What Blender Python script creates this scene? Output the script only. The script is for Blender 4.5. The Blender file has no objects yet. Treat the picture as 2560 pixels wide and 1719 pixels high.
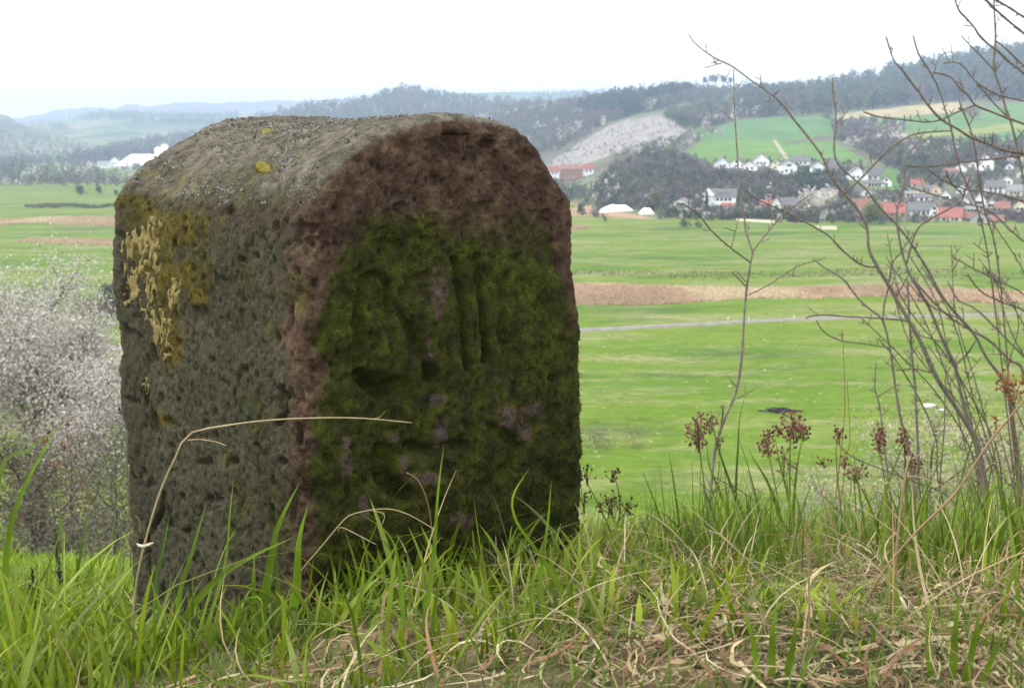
import bpy, math
import numpy as np
from mathutils import Matrix, Vector

# ------------------------------------------------------------------ camera, sky, sun, exposure
R = math.radians
scene = bpy.context.scene
FPX, CU, CV, HZ = 3200.0, 1280.0, 859.5, 350.0          # focal length and centre in photo pixels, eye level row
PITCH = math.atan((CV - HZ) / FPX)
CAMZ = 0.55
FLOOR = CAMZ - 36.0                                      # valley floor
cam_d = bpy.data.cameras.new('camera')
cam_d.sensor_width = 36.0
cam_d.lens = FPX / 2560.0 * 36.0
cam_d.clip_start = 0.05
cam_d.clip_end = 30000
cam_d.dof.use_dof = True
cam_d.dof.focus_distance = 1.62
cam_d.dof.aperture_fstop = 20
cam = bpy.data.objects.new('camera', cam_d)
scene.collection.objects.link(cam)
cam.location = (0, 0, CAMZ)
cam.rotation_euler = (math.pi / 2 - PITCH, 0, 0)
scene.camera = cam

SUN_EL, SUN_AZ = R(52), R(-98)                           # azimuth measured from +Y towards +X
world = bpy.data.worlds.new('World')
scene.world = world
world.use_nodes = True
wn, wl = world.node_tree.nodes, world.node_tree.links
bg = wn['Background']
skyt = wn.new('ShaderNodeTexSky')
skyt.sky_type = 'NISHITA'
skyt.sun_disc = False
skyt.sun_elevation = SUN_EL
skyt.sun_rotation = SUN_AZ
skyt.air_density = 1.0
skyt.dust_density = 3.0
tc = wn.new('ShaderNodeTexCoord')
mp = wn.new('ShaderNodeMapping')
mp.inputs['Scale'].default_value = (1.0, 1.0, 3.0)
cn = wn.new('ShaderNodeTexNoise')
cn.inputs['Scale'].default_value = 2.2
cn.inputs['Detail'].default_value = 5
cr = wn.new('ShaderNodeValToRGB')
cr.color_ramp.elements[0].position = 0.30
cr.color_ramp.elements[0].color = (7.4, 7.6, 8.0, 1)
cr.color_ramp.elements[1].position = 0.62
cr.color_ramp.elements[1].color = (9.6, 9.6, 9.6, 1)
mx = wn.new('ShaderNodeMix')
mx.data_type = 'RGBA'
mx.inputs['Factor'].default_value = 0.9
wl.new(tc.outputs['Generated'], mp.inputs['Vector'])
wl.new(mp.outputs['Vector'], cn.inputs['Vector'])
wl.new(cn.outputs['Fac'], cr.inputs['Fac'])
wl.new(skyt.outputs['Color'], mx.inputs[6])
wl.new(cr.outputs['Color'], mx.inputs[7])
wl.new(mx.outputs[2], bg.inputs['Color'])
bg.inputs['Strength'].default_value = 0.10
sd = bpy.data.lights.new('sun', 'SUN')
sd.energy = 1.5
sd.angle = R(12)
sd.color = (1.0, 0.95, 0.87)
sun = bpy.data.objects.new('sun', sd)
scene.collection.objects.link(sun)
sdir = Vector((math.sin(SUN_AZ) * math.cos(SUN_EL), math.cos(SUN_AZ) * math.cos(SUN_EL), math.sin(SUN_EL)))
sun.rotation_euler = sdir.to_track_quat('Z', 'Y').to_euler()
vs = scene.view_settings
vs.view_transform = 'Standard'
vs.look = 'None'
vs.exposure = 1.35
vs.gamma = 1.0
scene.cycles.use_denoising = True
scene.cycles.max_bounces = 6
scene.cycles.diffuse_bounces = 3
scene.cycles.transmission_bounces = 4
scene.cycles.volume_bounces = 0

# ------------------------------------------------------------------ helpers
rng = np.random.default_rng(7)
CP, SP = math.cos(PITCH), math.sin(PITCH)


def ray(u, v):
    """Direction through a photo pixel, scaled to unit depth along +Y (numpy friendly)."""
    a = (np.asarray(u, float) - CU) / FPX
    b = -(np.asarray(v, float) - CV) / FPX
    dy = CP + b * SP
    dz = -SP + b * CP
    return a / dy, dz / dy


def P(u, v, y):
    rx, rz = ray(u, v)
    y = np.asarray(y, float)
    return np.stack([rx * y, y + 0 * rx, CAMZ + rz * y], -1)


def proj(p):
    x, y, z = p[..., 0], p[..., 1], p[..., 2] - CAMZ
    d = np.maximum(y * CP - z * SP, 1e-4)
    up = y * SP + z * CP
    return CU + FPX * x / d, CV - FPX * up / d


def _h(ix, iy, iz, seed):
    n = (ix.astype(np.int64) * 374761393 + iy.astype(np.int64) * 668265263 + iz.astype(np.int64) * 2147483647 + seed * 1274126177) & 0xFFFFFFFF
    n = ((n ^ (n >> 13)) * 1274126177) & 0xFFFFFFFF
    n = ((n ^ (n >> 15)) * 2246822519) & 0xFFFFFFFF
    return ((n ^ (n >> 16)) & 0xFFFFFF) / float(0xFFFFFF)


def vnoise(p, scale=1.0, seed=0):
    """Smooth value noise 0..1 on (n,3) points."""
    q = np.asarray(p, float) * scale + 1000.0
    i = np.floor(q)
    f = q - i
    f = f * f * f * (f * (f * 6 - 15) + 10)
    ix, iy, iz = i[..., 0], i[..., 1], i[..., 2]
    fx, fy, fz = f[..., 0], f[..., 1], f[..., 2]
    r = 0
    for dx in (0, 1):
        for dy in (0, 1):
            for dz in (0, 1):
                w = (fx if dx else 1 - fx) * (fy if dy else 1 - fy) * (fz if dz else 1 - fz)
                r = r + w * _h(ix + dx, iy + dy, iz + dz, seed)
    return r


def fbm(p, scale, octaves=4, seed=0, gain=0.5):
    r, a, t = 0, 1.0, 0
    for k in range(octaves):
        r = r + a * vnoise(p, scale * 2.03 ** k, seed + k * 17)
        t += a
        a *= gain
    return r / t


def sstep(a, b, x):
    t = np.clip((x - a) / (b - a), 0, 1)
    return t * t * (3 - 2 * t)


def link(o, parent=None):
    scene.collection.objects.link(o)
    if parent is not None:
        o.parent = parent
    return o


def build(name, verts, polys, mat=None, parent=None, attrs=None, col=None, smooth=True):
    """polys: list of (n,k) int arrays, k = 3 or 4."""
    verts = np.asarray(verts, np.float32).reshape(-1, 3)
    me = bpy.data.meshes.new(name)
    polys = [np.asarray(q, np.int32) for q in polys if len(q)]
    loops = np.concatenate([q.ravel() for q in polys])
    counts = np.concatenate([np.full(len(q), q.shape[1], np.int32) for q in polys])
    starts = np.concatenate([[0], np.cumsum(counts)[:-1]]).astype(np.int32)
    me.vertices.add(len(verts))
    me.vertices.foreach_set('co', verts.ravel())
    me.loops.add(len(loops))
    me.loops.foreach_set('vertex_index', loops)
    me.polygons.add(len(counts))
    me.polygons.foreach_set('loop_start', starts)
    me.polygons.foreach_set('loop_total', counts)
    me.polygons.foreach_set('use_smooth', np.full(len(counts), smooth))
    me.update(calc_edges=True)
    if col is not None:
        a = me.attributes.new('col', 'FLOAT_COLOR', 'POINT')
        c = np.ones((len(verts), 4), np.float32)
        c[:, :3] = col
        a.data.foreach_set('color', c.ravel())
    for k, w in (attrs or {}).items():
        a = me.attributes.new(k, 'FLOAT', 'POINT')
        a.data.foreach_set('value', np.asarray(w, np.float32))
    if mat is not None:
        me.materials.append(mat)
    o = bpy.data.objects.new(name, me)
    return link(o, parent)


def thing(name, loc, label, cat, group=None, rz=0.0):
    o = bpy.data.objects.new(name, None)
    o.empty_display_size = 0.1
    link(o)
    o.location = loc
    o.rotation_euler = (0, 0, rz)
    return tag(o, label, cat, group)


def tag(o, label=None, cat=None, group=None, kind=None):
    if label:
        o['label'] = label
    if cat:
        o['category'] = cat
    if group:
        o['group'] = group
    if kind:
        o['kind'] = kind
    return o


class MB:
    """Collects shapes and builds them as one mesh."""

    def __init__(self):
        self.v, self.q, self.t, self.c, self.n = [], [], [], [], 0

    def add(self, v, q=None, t=None, c=None):
        v = np.asarray(v, float).reshape(-1, 3)
        self.v.append(v)
        if q is not None and len(q):
            self.q.append(np.asarray(q, int) + self.n)
        if t is not None and len(t):
            self.t.append(np.asarray(t, int) + self.n)
        if c is not None:
            self.c.append(np.broadcast_to(np.asarray(c, float), (len(v), 3)))
        self.n += len(v)
        return self

    def box(self, c, s, col=None):
        x, y, z = np.asarray(s) / 2.0
        b = np.array([[-x, -y, -z], [x, -y, -z], [x, y, -z], [-x, y, -z], [-x, -y, z], [x, -y, z], [x, y, z], [-x, y, z]]) + np.asarray(c)
        return self.add(b, [[0, 3, 2, 1], [4, 5, 6, 7], [0, 1, 5, 4], [1, 2, 6, 5], [2, 3, 7, 6], [3, 0, 4, 7]], c=col)

    def tube(self, pts, rad, sides=6, col=None):
        pts = np.asarray(pts, float)
        n = len(pts)
        rad = np.broadcast_to(np.asarray(rad, float), (n,))
        tg = np.gradient(pts, axis=0)
        tg /= np.linalg.norm(tg, axis=1, keepdims=True) + 1e-12
        ref = np.array([0.31, 0.27, 0.9]) if abs(tg[0, 2]) < 0.8 else np.array([1.0, 0.2, 0.1])
        a = np.cross(tg, ref)
        a /= np.linalg.norm(a, axis=1, keepdims=True) + 1e-12
        b = np.cross(tg, a)
        th = np.arange(sides) / sides * 2 * np.pi
        ring = pts[:, None] + rad[:, None, None] * (np.cos(th)[None, :, None] * a[:, None] + np.sin(th)[None, :, None] * b[:, None])
        i = np.arange(n - 1)[:, None] * sides
        k = np.arange(sides)[None]
        k2 = (k + 1) % sides
        q = np.stack([i + k, i + k2, i + sides + k2, i + sides + k], -1).reshape(-1, 4)
        v = np.concatenate([ring.reshape(-1, 3), pts[:1], pts[-1:]])
        kk = np.arange(sides)
        t = np.concatenate([np.stack([np.full(sides, n * sides), (kk + 1) % sides, kk], -1),
                            np.stack([np.full(sides, n * sides + 1), (n - 1) * sides + kk, (n - 1) * sides + (kk + 1) % sides], -1)])
        return self.add(v, q, t, c=col)

    def spindle(self, base, d, length, rad, col=None, sides=5):
        """A bud or seed: pointed at both ends, fattest below the middle."""
        d = np.asarray(d, float)
        d = d / (np.linalg.norm(d) + 1e-9)
        ts = np.array([0.0, 0.22, 0.5, 0.8, 1.0])
        rr = np.array([0.25, 0.85, 1.0, 0.55, 0.05]) * rad
        return self.tube(np.asarray(base) + ts[:, None] * length * d, rr, sides, col)

    def build(self, name, mat=None, parent=None, smooth=True):
        v = np.concatenate(self.v)
        c = np.concatenate(self.c) if self.c else None
        pol = []
        if self.q:
            pol.append(np.concatenate(self.q))
        if self.t:
            pol.append(np.concatenate(self.t))
        return build(name, v, pol, mat, parent, col=c, smooth=smooth)


def smooth_line(pts, n=24):
    """Catmull-Rom through points, resampled evenly."""
    p = np.asarray(pts, float)
    if len(p) == 2:
        p = np.stack([p[0], (p[0] + p[1]) / 2, p[1]])
    e = np.concatenate([[2 * p[0] - p[1]], p, [2 * p[-1] - p[-2]]])
    out = []
    for i in range(1, len(e) - 2):
        t = np.linspace(0, 1, 12, endpoint=False)[:, None]
        a, b, c, d = e[i - 1], e[i], e[i + 1], e[i + 2]
        out.append(0.5 * ((2 * b) + (c - a) * t + (2 * a - 5 * b + 4 * c - d) * t ** 2 + (3 * b - a - 3 * c + d) * t ** 3))
    out.append(p[-1:])
    out = np.concatenate(out)
    s = np.concatenate([[0], np.cumsum(np.linalg.norm(np.diff(out, axis=0), axis=1))])
    w = np.linspace(0, s[-1], n)
    return np.stack([np.interp(w, s, out[:, k]) for k in range(out.shape[1])], -1)


# ------------------------------------------------------------------ materials
def newmat(name):
    m = bpy.data.materials.new(name)
    m.use_nodes = True
    return m, m.node_tree.nodes, m.node_tree.links, m.node_tree.nodes['Principled BSDF']


def simple(name, col, rough=0.85, var=0.25, scale=6.0, bump=0.0, coord='Object', spec=0.3):
    m, n, l, b = newmat(name)
    t = n.new('ShaderNodeTexCoord')
    no = n.new('ShaderNodeTexNoise')
    no.inputs['Scale'].default_value = scale
    no.inputs['Detail'].default_value = 6
    l.new(t.outputs[coord], no.inputs['Vector'])
    r = n.new('ShaderNodeValToRGB')
    r.color_ramp.elements[0].position = 0.3
    r.color_ramp.elements[1].position = 0.7
    r.color_ramp.elements[0].color = [c * (1 - var) for c in col] + [1]
    r.color_ramp.elements[1].color = [min(1, c * (1 + var)) for c in col] + [1]
    l.new(no.outputs['Fac'], r.inputs['Fac'])
    l.new(r.outputs['Color'], b.inputs['Base Color'])
    b.inputs['Roughness'].default_value = rough
    b.inputs['Specular IOR Level'].default_value = spec
    if bump:
        bp = n.new('ShaderNodeBump')
        bp.inputs['Strength'].default_value = bump
        l.new(no.outputs['Fac'], bp.inputs['Height'])
        l.new(bp.outputs['Normal'], b.inputs['Normal'])
    return m


def vcol(name, rough=0.8, translucent=0.0, var=0.2, scale=20.0, spec=0.25):
    """Colour from the 'col' attribute, a little noise on it, optional light passing through."""
    m, n, l, b = newmat(name)
    a = n.new('ShaderNodeAttribute')
    a.attribute_name = 'col'
    t = n.new('ShaderNodeTexCoord')
    no = n.new('ShaderNodeTexNoise')
    no.inputs['Scale'].default_value = scale
    no.inputs['Detail'].default_value = 4
    l.new(t.outputs['Object'], no.inputs['Vector'])
    mr = n.new('ShaderNodeMapRange')
    mr.inputs['From Min'].default_value = 0.25
    mr.inputs['From Max'].default_value = 0.75
    mr.inputs['To Min'].default_value = 1 - var
    mr.inputs['To Max'].default_value = 1 + var
    l.new(no.outputs['Fac'], mr.inputs['Value'])
    vm = n.new('ShaderNodeVectorMath')
    vm.operation = 'SCALE'
    l.new(a.outputs['Color'], vm.inputs[0])
    l.new(mr.outputs['Result'], vm.inputs['Scale'])
    l.new(vm.outputs['Vector'], b.inputs['Base Color'])
    b.inputs['Roughness'].default_value = rough
    b.inputs['Specular IOR Level'].default_value = spec
    if translucent:
        tr = n.new('ShaderNodeBsdfTranslucent')
        l.new(vm.outputs['Vector'], tr.inputs['Color'])
        ms = n.new('ShaderNodeMixShader')
        ms.inputs['Fac'].default_value = translucent
        l.new(b.outputs['BSDF'], ms.inputs[1])
        l.new(tr.outputs['BSDF'], ms.inputs[2])
        l.new(ms.outputs['Shader'], n['Material Output'].inputs['Surface'])
    return m


M_blade = vcol('grass_blade', 0.5, 0.45, 0.15, 30, 0.35)
M_dry = vcol('dry_grass', 0.75, 0.25, 0.2, 40, 0.2)
M_far = vcol('far_foliage', 0.9, 0.45, 0.1, 0.3, 0.1)
M_petal = vcol('blossom', 0.8, 0.35, 0.1, 3, 0.1)
M_bark = simple('grey_bark', (0.15, 0.13, 0.105), 0.8, 0.4, 60, 0.3)
M_twig = simple('brown_twig', (0.115, 0.088, 0.068), 0.65, 0.35, 90, 0.2)
M_darkbark = simple('dark_bark', (0.05, 0.042, 0.036), 0.9, 0.3, 8, 0.3)
M_seed = vcol('seed_brown', 0.7, 0.0, 0.3, 200, 0.2)
M_straw = vcol('straw', 0.6, 0.15, 0.2, 60, 0.3)

# ------------------------------------------------------------------ near hillside
_gy = np.array([0.0, 0.8, 1.15, 1.45, 1.75, 2.2, 2.7, 3.4, 4.4, 6.0, 9.0, 20.0, 60.0, 95.0, 118.0, 140.0])
_gz = np.array([-0.45, -0.475, -0.49, -0.548, -0.66, -0.815, -0.975, -1.185, -1.50, -2.18, -3.6, -8.7, -24.0, -34.2, -36.4, -36.6])


def gz(x, y):
    x = np.asarray(x, float)
    y = np.asarray(y, float)
    z = np.interp(y, _gy, _gz) + CAMZ
    near = 1 / (1 + (y / 9.0) ** 2)
    z = z + 0.13 * np.clip(x, -0.72, 0.22) * near
    p = np.stack([x, y, 0 * x], -1)
    z = z + (fbm(p, 1.7, 3, 5) - 0.5) * 0.10 * near + (fbm(p, 7.0, 3, 9) - 0.5) * 0.035 * near + (fbm(p, 0.15, 3, 12) - 0.5) * 1.2 * (1 - near)
    return z


ys = np.concatenate([np.linspace(0.15, 6.5, 300), np.geomspace(6.6, 138, 140)])
aa = np.linspace(-1.3, 1.3, 300)
Y, A = np.meshgrid(ys, aa, indexing='ij')
X = A * (Y + 1.2)
Z = gz(X, Y)


def gridq(n, m):
    i = np.arange(n - 1)[:, None] * m
    j = np.arange(m - 1)[None]
    return np.stack([i + j, i + j + 1, i + m + j + 1, i + m + j], -1).reshape(-1, 4)


M_soil, n, l, b = newmat('hillside_soil')
t = n.new('ShaderNodeTexCoord')
n1 = n.new('ShaderNodeTexNoise'); n1.inputs['Scale'].default_value = 5; n1.inputs['Detail'].default_value = 8
n2 = n.new('ShaderNodeTexNoise'); n2.inputs['Scale'].default_value = 60; n2.inputs['Detail'].default_value = 6
r1 = n.new('ShaderNodeValToRGB')
e = r1.color_ramp.elements
e[0].position = 0.32; e[0].color = (0.055, 0.075, 0.018, 1)
e[1].position = 0.62; e[1].color = (0.19, 0.145, 0.08, 1)
r2 = n.new('ShaderNodeValToRGB')
r2.color_ramp.elements[0].color = (0.3, 0.3, 0.3, 1)
r2.color_ramp.elements[1].color = (1.3, 1.2, 1.1, 1)
mm = n.new('ShaderNodeMix'); mm.data_type = 'RGBA'; mm.blend_type = 'MULTIPLY'; mm.inputs['Factor'].default_value = 1
bp = n.new('ShaderNodeBump'); bp.inputs['Strength'].default_value = 0.8; bp.inputs['Distance'].default_value = 0.02
for q in (n1, n2):
    l.new(t.outputs['Object'], q.inputs['Vector'])
l.new(n1.outputs['Fac'], r1.inputs['Fac']); l.new(n2.outputs['Fac'], r2.inputs['Fac'])
l.new(r1.outputs['Color'], mm.inputs[6]); l.new(r2.outputs['Color'], mm.inputs[7])
l.new(mm.outputs[2], b.inputs['Base Color']); l.new(n2.outputs['Fac'], bp.inputs['Height']); l.new(bp.outputs['Normal'], b.inputs['Normal'])
b.inputs['Roughness'].default_value = 0.95
g = build('ground', np.stack([X, Y, Z], -1), [gridq(*X.shape)], M_soil)
tag(g, 'grassy hillside falling away from the stone to the valley', kind='structure')


def ground_hit(u, v):
    """Where the ray through a photo pixel meets the near hillside."""
    y = np.linspace(0.5, 8, 900)
    p = P(u, v, y)
    d = p[:, 2] - gz(p[:, 0], p[:, 1])
    k = np.argmax(d < 0)
    return p[k] if d[k] < 0 else p[-1]


# ------------------------------------------------------------------ valley meadow
ym = np.concatenate([np.linspace(100, 420, 160), np.linspace(424, 1500, 160), np.geomspace(1510, 8400, 50)])
am = np.linspace(-1, 1, 220)
Y, A = np.meshgrid(ym, am, indexing='ij')
X = A * np.minimum(0.62 * Y + 120, 6000)
pp = np.stack([X, Y, 0 * X], -1)
Z = FLOOR + (fbm(pp, 0.012, 3, 3) - 0.5) * 1.0


def mz(x, y):
    p = np.stack([np.asarray(x, float), np.asarray(y, float), 0 * np.asarray(x, float)], -1)
    return FLOOR + (fbm(p, 0.012, 3, 3) - 0.5) * 1.0


M_meadow, n, l, b = newmat('meadow_grass')
t = n.new('ShaderNodeTexCoord')


def noise_node(sx, sy, detail=6, rough=0.6):
    mpn = n.new('ShaderNodeMapping')
    mpn.inputs['Scale'].default_value = (sx, sy, 1)
    q = n.new('ShaderNodeTexNoise')
    q.inputs['Scale'].default_value = 1
    q.inputs['Detail'].default_value = detail
    q.inputs['Roughness'].default_value = rough
    l.new(t.outputs['Object'], mpn.inputs['Vector'])
    l.new(mpn.outputs['Vector'], q.inputs['Vector'])
    return q


def ramp(src, stops):
    r = n.new('ShaderNodeValToRGB')
    while len(r.color_ramp.elements) < len(stops):
        r.color_ramp.elements.new(0.5)
    for e_, (p_, c_) in zip(r.color_ramp.elements, stops):
        e_.position = p_
        e_.color = tuple(c_) + (1,)
    l.new(src, r.inputs['Fac'])
    return r


def mixc(a, b_, fac, mode='MIX'):
    q = n.new('ShaderNodeMix')
    q.data_type = 'RGBA'
    q.blend_type = mode
    if isinstance(fac, float):
        q.inputs['Factor'].default_value = fac
    else:
        l.new(fac, q.inputs['Factor'])
    l.new(a, q.inputs[6])
    l.new(b_, q.inputs[7])
    return q.outputs[2]


na = noise_node(0.006, 0.02)
nb = noise_node(0.03, 0.11, 8, 0.65)
nc = noise_node(0.5, 0.9, 6, 0.7)
ca = ramp(na.outputs['Fac'], [(0.30, (0.062, 0.132, 0.011)), (0.5, (0.100, 0.162, 0.015)), (0.68, (0.142, 0.182, 0.030))])
straw = ramp(nb.outputs['Fac'], [(0.46, (0, 0, 0)), (0.66, (1, 1, 1))])
scol = ramp(nc.outputs['Fac'], [(0.3, (0.14, 0.165, 0.06)), (0.7, (0.26, 0.235, 0.12))])
c1 = mixc(ca.outputs['Color'], scol.outputs['Color'], straw.outputs['Color'])
fine = ramp(nc.outputs['Fac'], [(0.25, (0.6, 0.66, 0.6)), (0.75, (1.3, 1.25, 1.3))])
c2 = mixc(c1, fine.outputs['Color'], 1.0, 'MULTIPLY')
nd_ = noise_node(0.022, 0.05, 7, 0.7)
damp = ramp(nd_.outputs['Fac'], [(0.34, (0.55, 0.66, 0.62)), (0.47, (1, 1, 1)), (0.62, (1.0, 1.0, 1.0)), (0.72, (1.25, 1.12, 1.15))])
c2 = mixc(c2, damp.outputs['Color'], 1.0, 'MULTIPLY')
l.new(c2, b.inputs['Base Color'])
b.inputs['Roughness'].default_value = 1.0
b.inputs['Specular IOR Level'].default_value = 0.05
tag(build('meadow', np.stack([X, Y, Z], -1), [gridq(*X.shape)], M_meadow), 'wide flat green valley meadow', kind='structure')


def floor_pt(u, v):
    rx, rz = ray(u, v)
    y = (FLOOR - CAMZ) / rz
    return np.array([float(rx * y), float(y), FLOOR])


# farm road across the meadow
ra, rb = floor_pt(1250, 833), floor_pt(2900, 771)
nn = 120
tt = np.linspace(-0.6, 1.3, nn)[:, None]
ctr = ra + (rb - ra) * tt
ctr[:, 1] += 2.2 * np.sin(tt[:, 0] * 5)
dr = (rb - ra) / np.linalg.norm(rb - ra)
sd_ = np.array([-dr[1], dr[0], 0])
rows = []
for w_, dz in ((-1.9, 0.02), (-1.5, 0.12), (0, 0.17), (1.5, 0.12), (1.9, 0.02)):
    q = ctr + sd_ * w_
    q[:, 2] = mz(q[:, 0], q[:, 1]) + dz
    rows.append(q)
M_road = simple('pale_asphalt', (0.175, 0.165, 0.145), 0.9, 0.3, 0.6)
tag(build('farm_road', np.stack(rows, 1), [gridq(nn, 5)], M_road), 'narrow pale farm road crossing the meadow', kind='structure')

# ------------------------------------------------------------------ hills: height fields given by the row each distance shows at
def vrow_floor(d):
    """photo row at which the valley floor lies at distance d"""
    _, vv = proj(np.array([0.0, d, FLOOR]))
    return float(vv)


class Hill:
    def __init__(self, us, ds, rows, seed):
        self.us, self.ds = np.asarray(us, float), np.asarray(ds, float)
        # rows in pixels -> heights, interpolated in height over (u, d)
        rows = np.asarray(rows, float)                       # (len(us), len(ds))
        zz = np.zeros_like(rows)
        for j, d in enumerate(self.ds):
            _, rz = ray(self.us, rows[:, j])
            zz[:, j] = CAMZ + rz * d
        self.z = zz
        self.seed = seed

    def height(self, u, d, rough=True):
        u = np.asarray(u, float)
        d = np.asarray(d, float)
        ui = np.clip(np.searchsorted(self.us, u) - 1, 0, len(self.us) - 2)
        di = np.clip(np.searchsorted(self.ds, d) - 1, 0, len(self.ds) - 2)
        fu = np.clip((u - self.us[ui]) / (self.us[ui + 1] - self.us[ui]), 0, 1)
        fd = np.clip((d - self.ds[di]) / (self.ds[di + 1] - self.ds[di]), 0, 1)
        fu = fu * fu * (3 - 2 * fu) * 0.6 + fu * 0.4
        z = (self.z[ui, di] * (1 - fu) * (1 - fd) + self.z[ui + 1, di] * fu * (1 - fd)
             + self.z[ui, di + 1] * (1 - fu) * fd + self.z[ui + 1, di + 1] * fu * fd)
        if rough:
            rx, _ = ray(u, HZ)
            p = np.stack([rx * d, d, 0 * d], -1)
            z = z + (fbm(p, 1 / 120.0, 3, self.seed) - 0.5) * 0.006 * d * sstep(self.ds[0], self.ds[0] * 1.15, d)
        return z

    def pos(self, u, d):
        rx, _ = ray(u, HZ)
        d = np.asarray(d, float)
        return np.stack([rx * d, d, self.height(u, d)], -1)

    def rowcol(self, u, v):
        """distance at which the slope shows at photo pixel (u, v): first match from the front"""
        d = np.linspace(self.ds[0], self.ds[-1], 500)
        p = self.pos(np.full_like(d, u), d)
        _, vv = proj(p)
        ok = vv <= v
        k = int(np.argmax(ok)) if ok.any() else int(np.argmin(vv))
        return float(d[k])


def hill_mesh(name, hill, nu, nd, colour, mat, label):
    us = np.linspace(hill.us[0], hill.us[-1], nu)
    ds = np.linspace(hill.ds[0], hill.ds[-1], nd)
    U, D = np.meshgrid(us, ds, indexing='ij')
    p = hill.pos(U, D)
    pu, pv = proj(p)
    c = colour(p.reshape(-1, 3), pu.ravel(), pv.ravel())
    o = build(name, p, [gridq(nu, nd)[:, ::-1]], mat, col=c)
    return tag(o, label, kind='structure')


def inpoly(u, v, poly):
    u, v = np.asarray(u), np.asarray(v)
    r = np.zeros(u.shape, bool)
    j = len(poly) - 1
    for i in range(len(poly)):
        (xi, yi), (xj, yj) = poly[i], poly[j]
        if yi != yj:
            r ^= ((yi > v) != (yj > v)) & (u < (xj - xi) * (v - yi) / (yj - yi) + xi)
        j = i
    return r


M_hill = vcol('hill_ground', 0.95, 0, 0.22, 0.05, 0.05)

F = vrow_floor
Rd = [560, 620, 690, 780, 880, 1050, 1350, 1700, 2200, 2800]
Ru = [900, 1100, 1240, 1330, 1430, 1500, 1560, 1640, 1700, 1850, 2000, 2150, 2300, 2450, 2600, 2900, 3300]
Rr = [
    [564, 536, F(690), F(780), F(880), F(1050), F(1350), F(1700), F(2200), F(2800)],
    [564, 536, F(690), F(780), F(880), F(1050), F(1350), F(1700), 330, 370],
    [564, 536, F(690), F(780), F(880), F(1050), F(1350), 400, 275, 330],
    [564, 536, F(690), F(780), F(880), F(1050), 412, 350, 262, 320],
    [564, 536, F(690), F(780), F(880), 447, 385, 320, 252, 310],
    [564, 536, 516, 488, 460, 425, 362, 300, 246, 300],
    [564, 534, 508, 466, 425, 395, 340, 285, 237, 300],
    [564, 532, 500, 448, 400, 378, 326, 272, 228, 300],
    [564, 532, 500, 455, 408, 380, 318, 266, 224, 300],
    [564, 532, 494, 445, 412, 368, 305, 262, 224, 300],
    [564, 530, 490, 440, 412, 365, 305, 258, 215, 300],
    [564, 530, 490, 450, 415, 365, 302, 246, 190, 290],
    [564, 530, 488, 452, 412, 360, 294, 226, 158, 280],
    [564, 528, 485, 445, 405, 352, 286, 210, 124, 250],
    [564, 526, 480, 435, 395, 342, 272, 198, 108, 240],
    [564, 526, 475, 425, 385, 330, 258, 180, 80, 220],
    [564, 526, 475, 425, 385, 330, 250, 170, 60, 200]]
HR = Hill(Ru, Rd, Rr, 21)
FIELDS = [
    ([(1690, 392), (1760, 345), (1830, 318), (1960, 296), (2085, 290), (2085, 335), (1990, 352), (1950, 360), (1955, 392), (1965, 412), (1780, 412)], (0.095, 0.172, 0.036)),
    ([(1700, 340), (1850, 300), (2085, 286), (2085, 335), (1930, 350), (1830, 352), (1760, 352)], (0.075, 0.155, 0.052)),
    ([(1950, 362), (2080, 352), (2170, 402), (2000, 412), (1970, 412)], (0.090, 0.170, 0.035)),
    ([(2085, 287), (2250, 266), (2400, 255), (2400, 285), (2200, 300), (2085, 300)], (0.30, 0.25, 0.14)),
    ([(2085, 300), (2400, 282), (2600, 250), (3300, 230), (3300, 330), (2600, 345), (2350, 372), (2240, 350), (2085, 330)], (0.085, 0.165, 0.045)),
    ([(2240, 345), (2600, 300), (3300, 270), (3300, 292), (2600, 318), (2330, 352)], (0.17, 0.20, 0.05)),
    ([(2240, 350), (2330, 352), (2600, 318), (2600, 340), (2370, 366), (2300, 372)], (0.07, 0.17, 0.05)),
    ([(1365, 412), (1430, 372), (1500, 325), (1560, 300), (1640, 288), (1706, 300), (1722, 330), (1660, 362), (1560, 378), (1480, 402), (1400, 430)], (0.23, 0.21, 0.195)),
    ([(1690, 272), (1740, 262), (1830, 264), (1830, 274), (1700, 280)], (0.33, 0.30, 0.26)),
    ([(1872, 252), (1910, 248), (1932, 280), (1905, 290), (1880, 268)], (0.34, 0.31, 0.28)),
    ([(2215, 418), (2270, 440), (2250, 475), (2180, 470)], (0.09, 0.17, 0.04)),
    ([(1380, 500), (1470, 512), (1640, 548), (1380, 548)], (0.27, 0.18, 0.11)),
    ([(1640, 548), (1800, 546), (2300, 560), (2300, 572), (1640, 556)], (0.21, 0.16, 0.10)),
]


def col_R(p, u, v):
    c = np.zeros((len(p), 3)) + np.array([0.105, 0.100, 0.075])
    nz = fbm(p, 1 / 40.0, 3, 40)[:, None]
    c = c * (0.7 + 0.6 * nz) + np.array([0.0, 0.03, -0.01]) * (nz > 0.55)
    du = (fbm(p, 1 / 25.0, 2, 41) - 0.5) * 12
    for poly, k in FIELDS:
        s = inpoly(u + du, v + du * 0.5, poly)
        c[s] = np.array(k) * (0.85 + 0.3 * nz[s])
    tr = inpoly(u, v, [(1932, 350), (1940, 350), (1972, 396), (1962, 398)])
    c[tr] = (0.30, 0.27, 0.20)
    s = v > 551
    c[s] = np.array([0.10, 0.175, 0.03])
    return c


hill_mesh('village_hill', HR, 520, 420, col_R, M_hill, 'hillside of fields and scrub rising behind the village')

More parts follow.
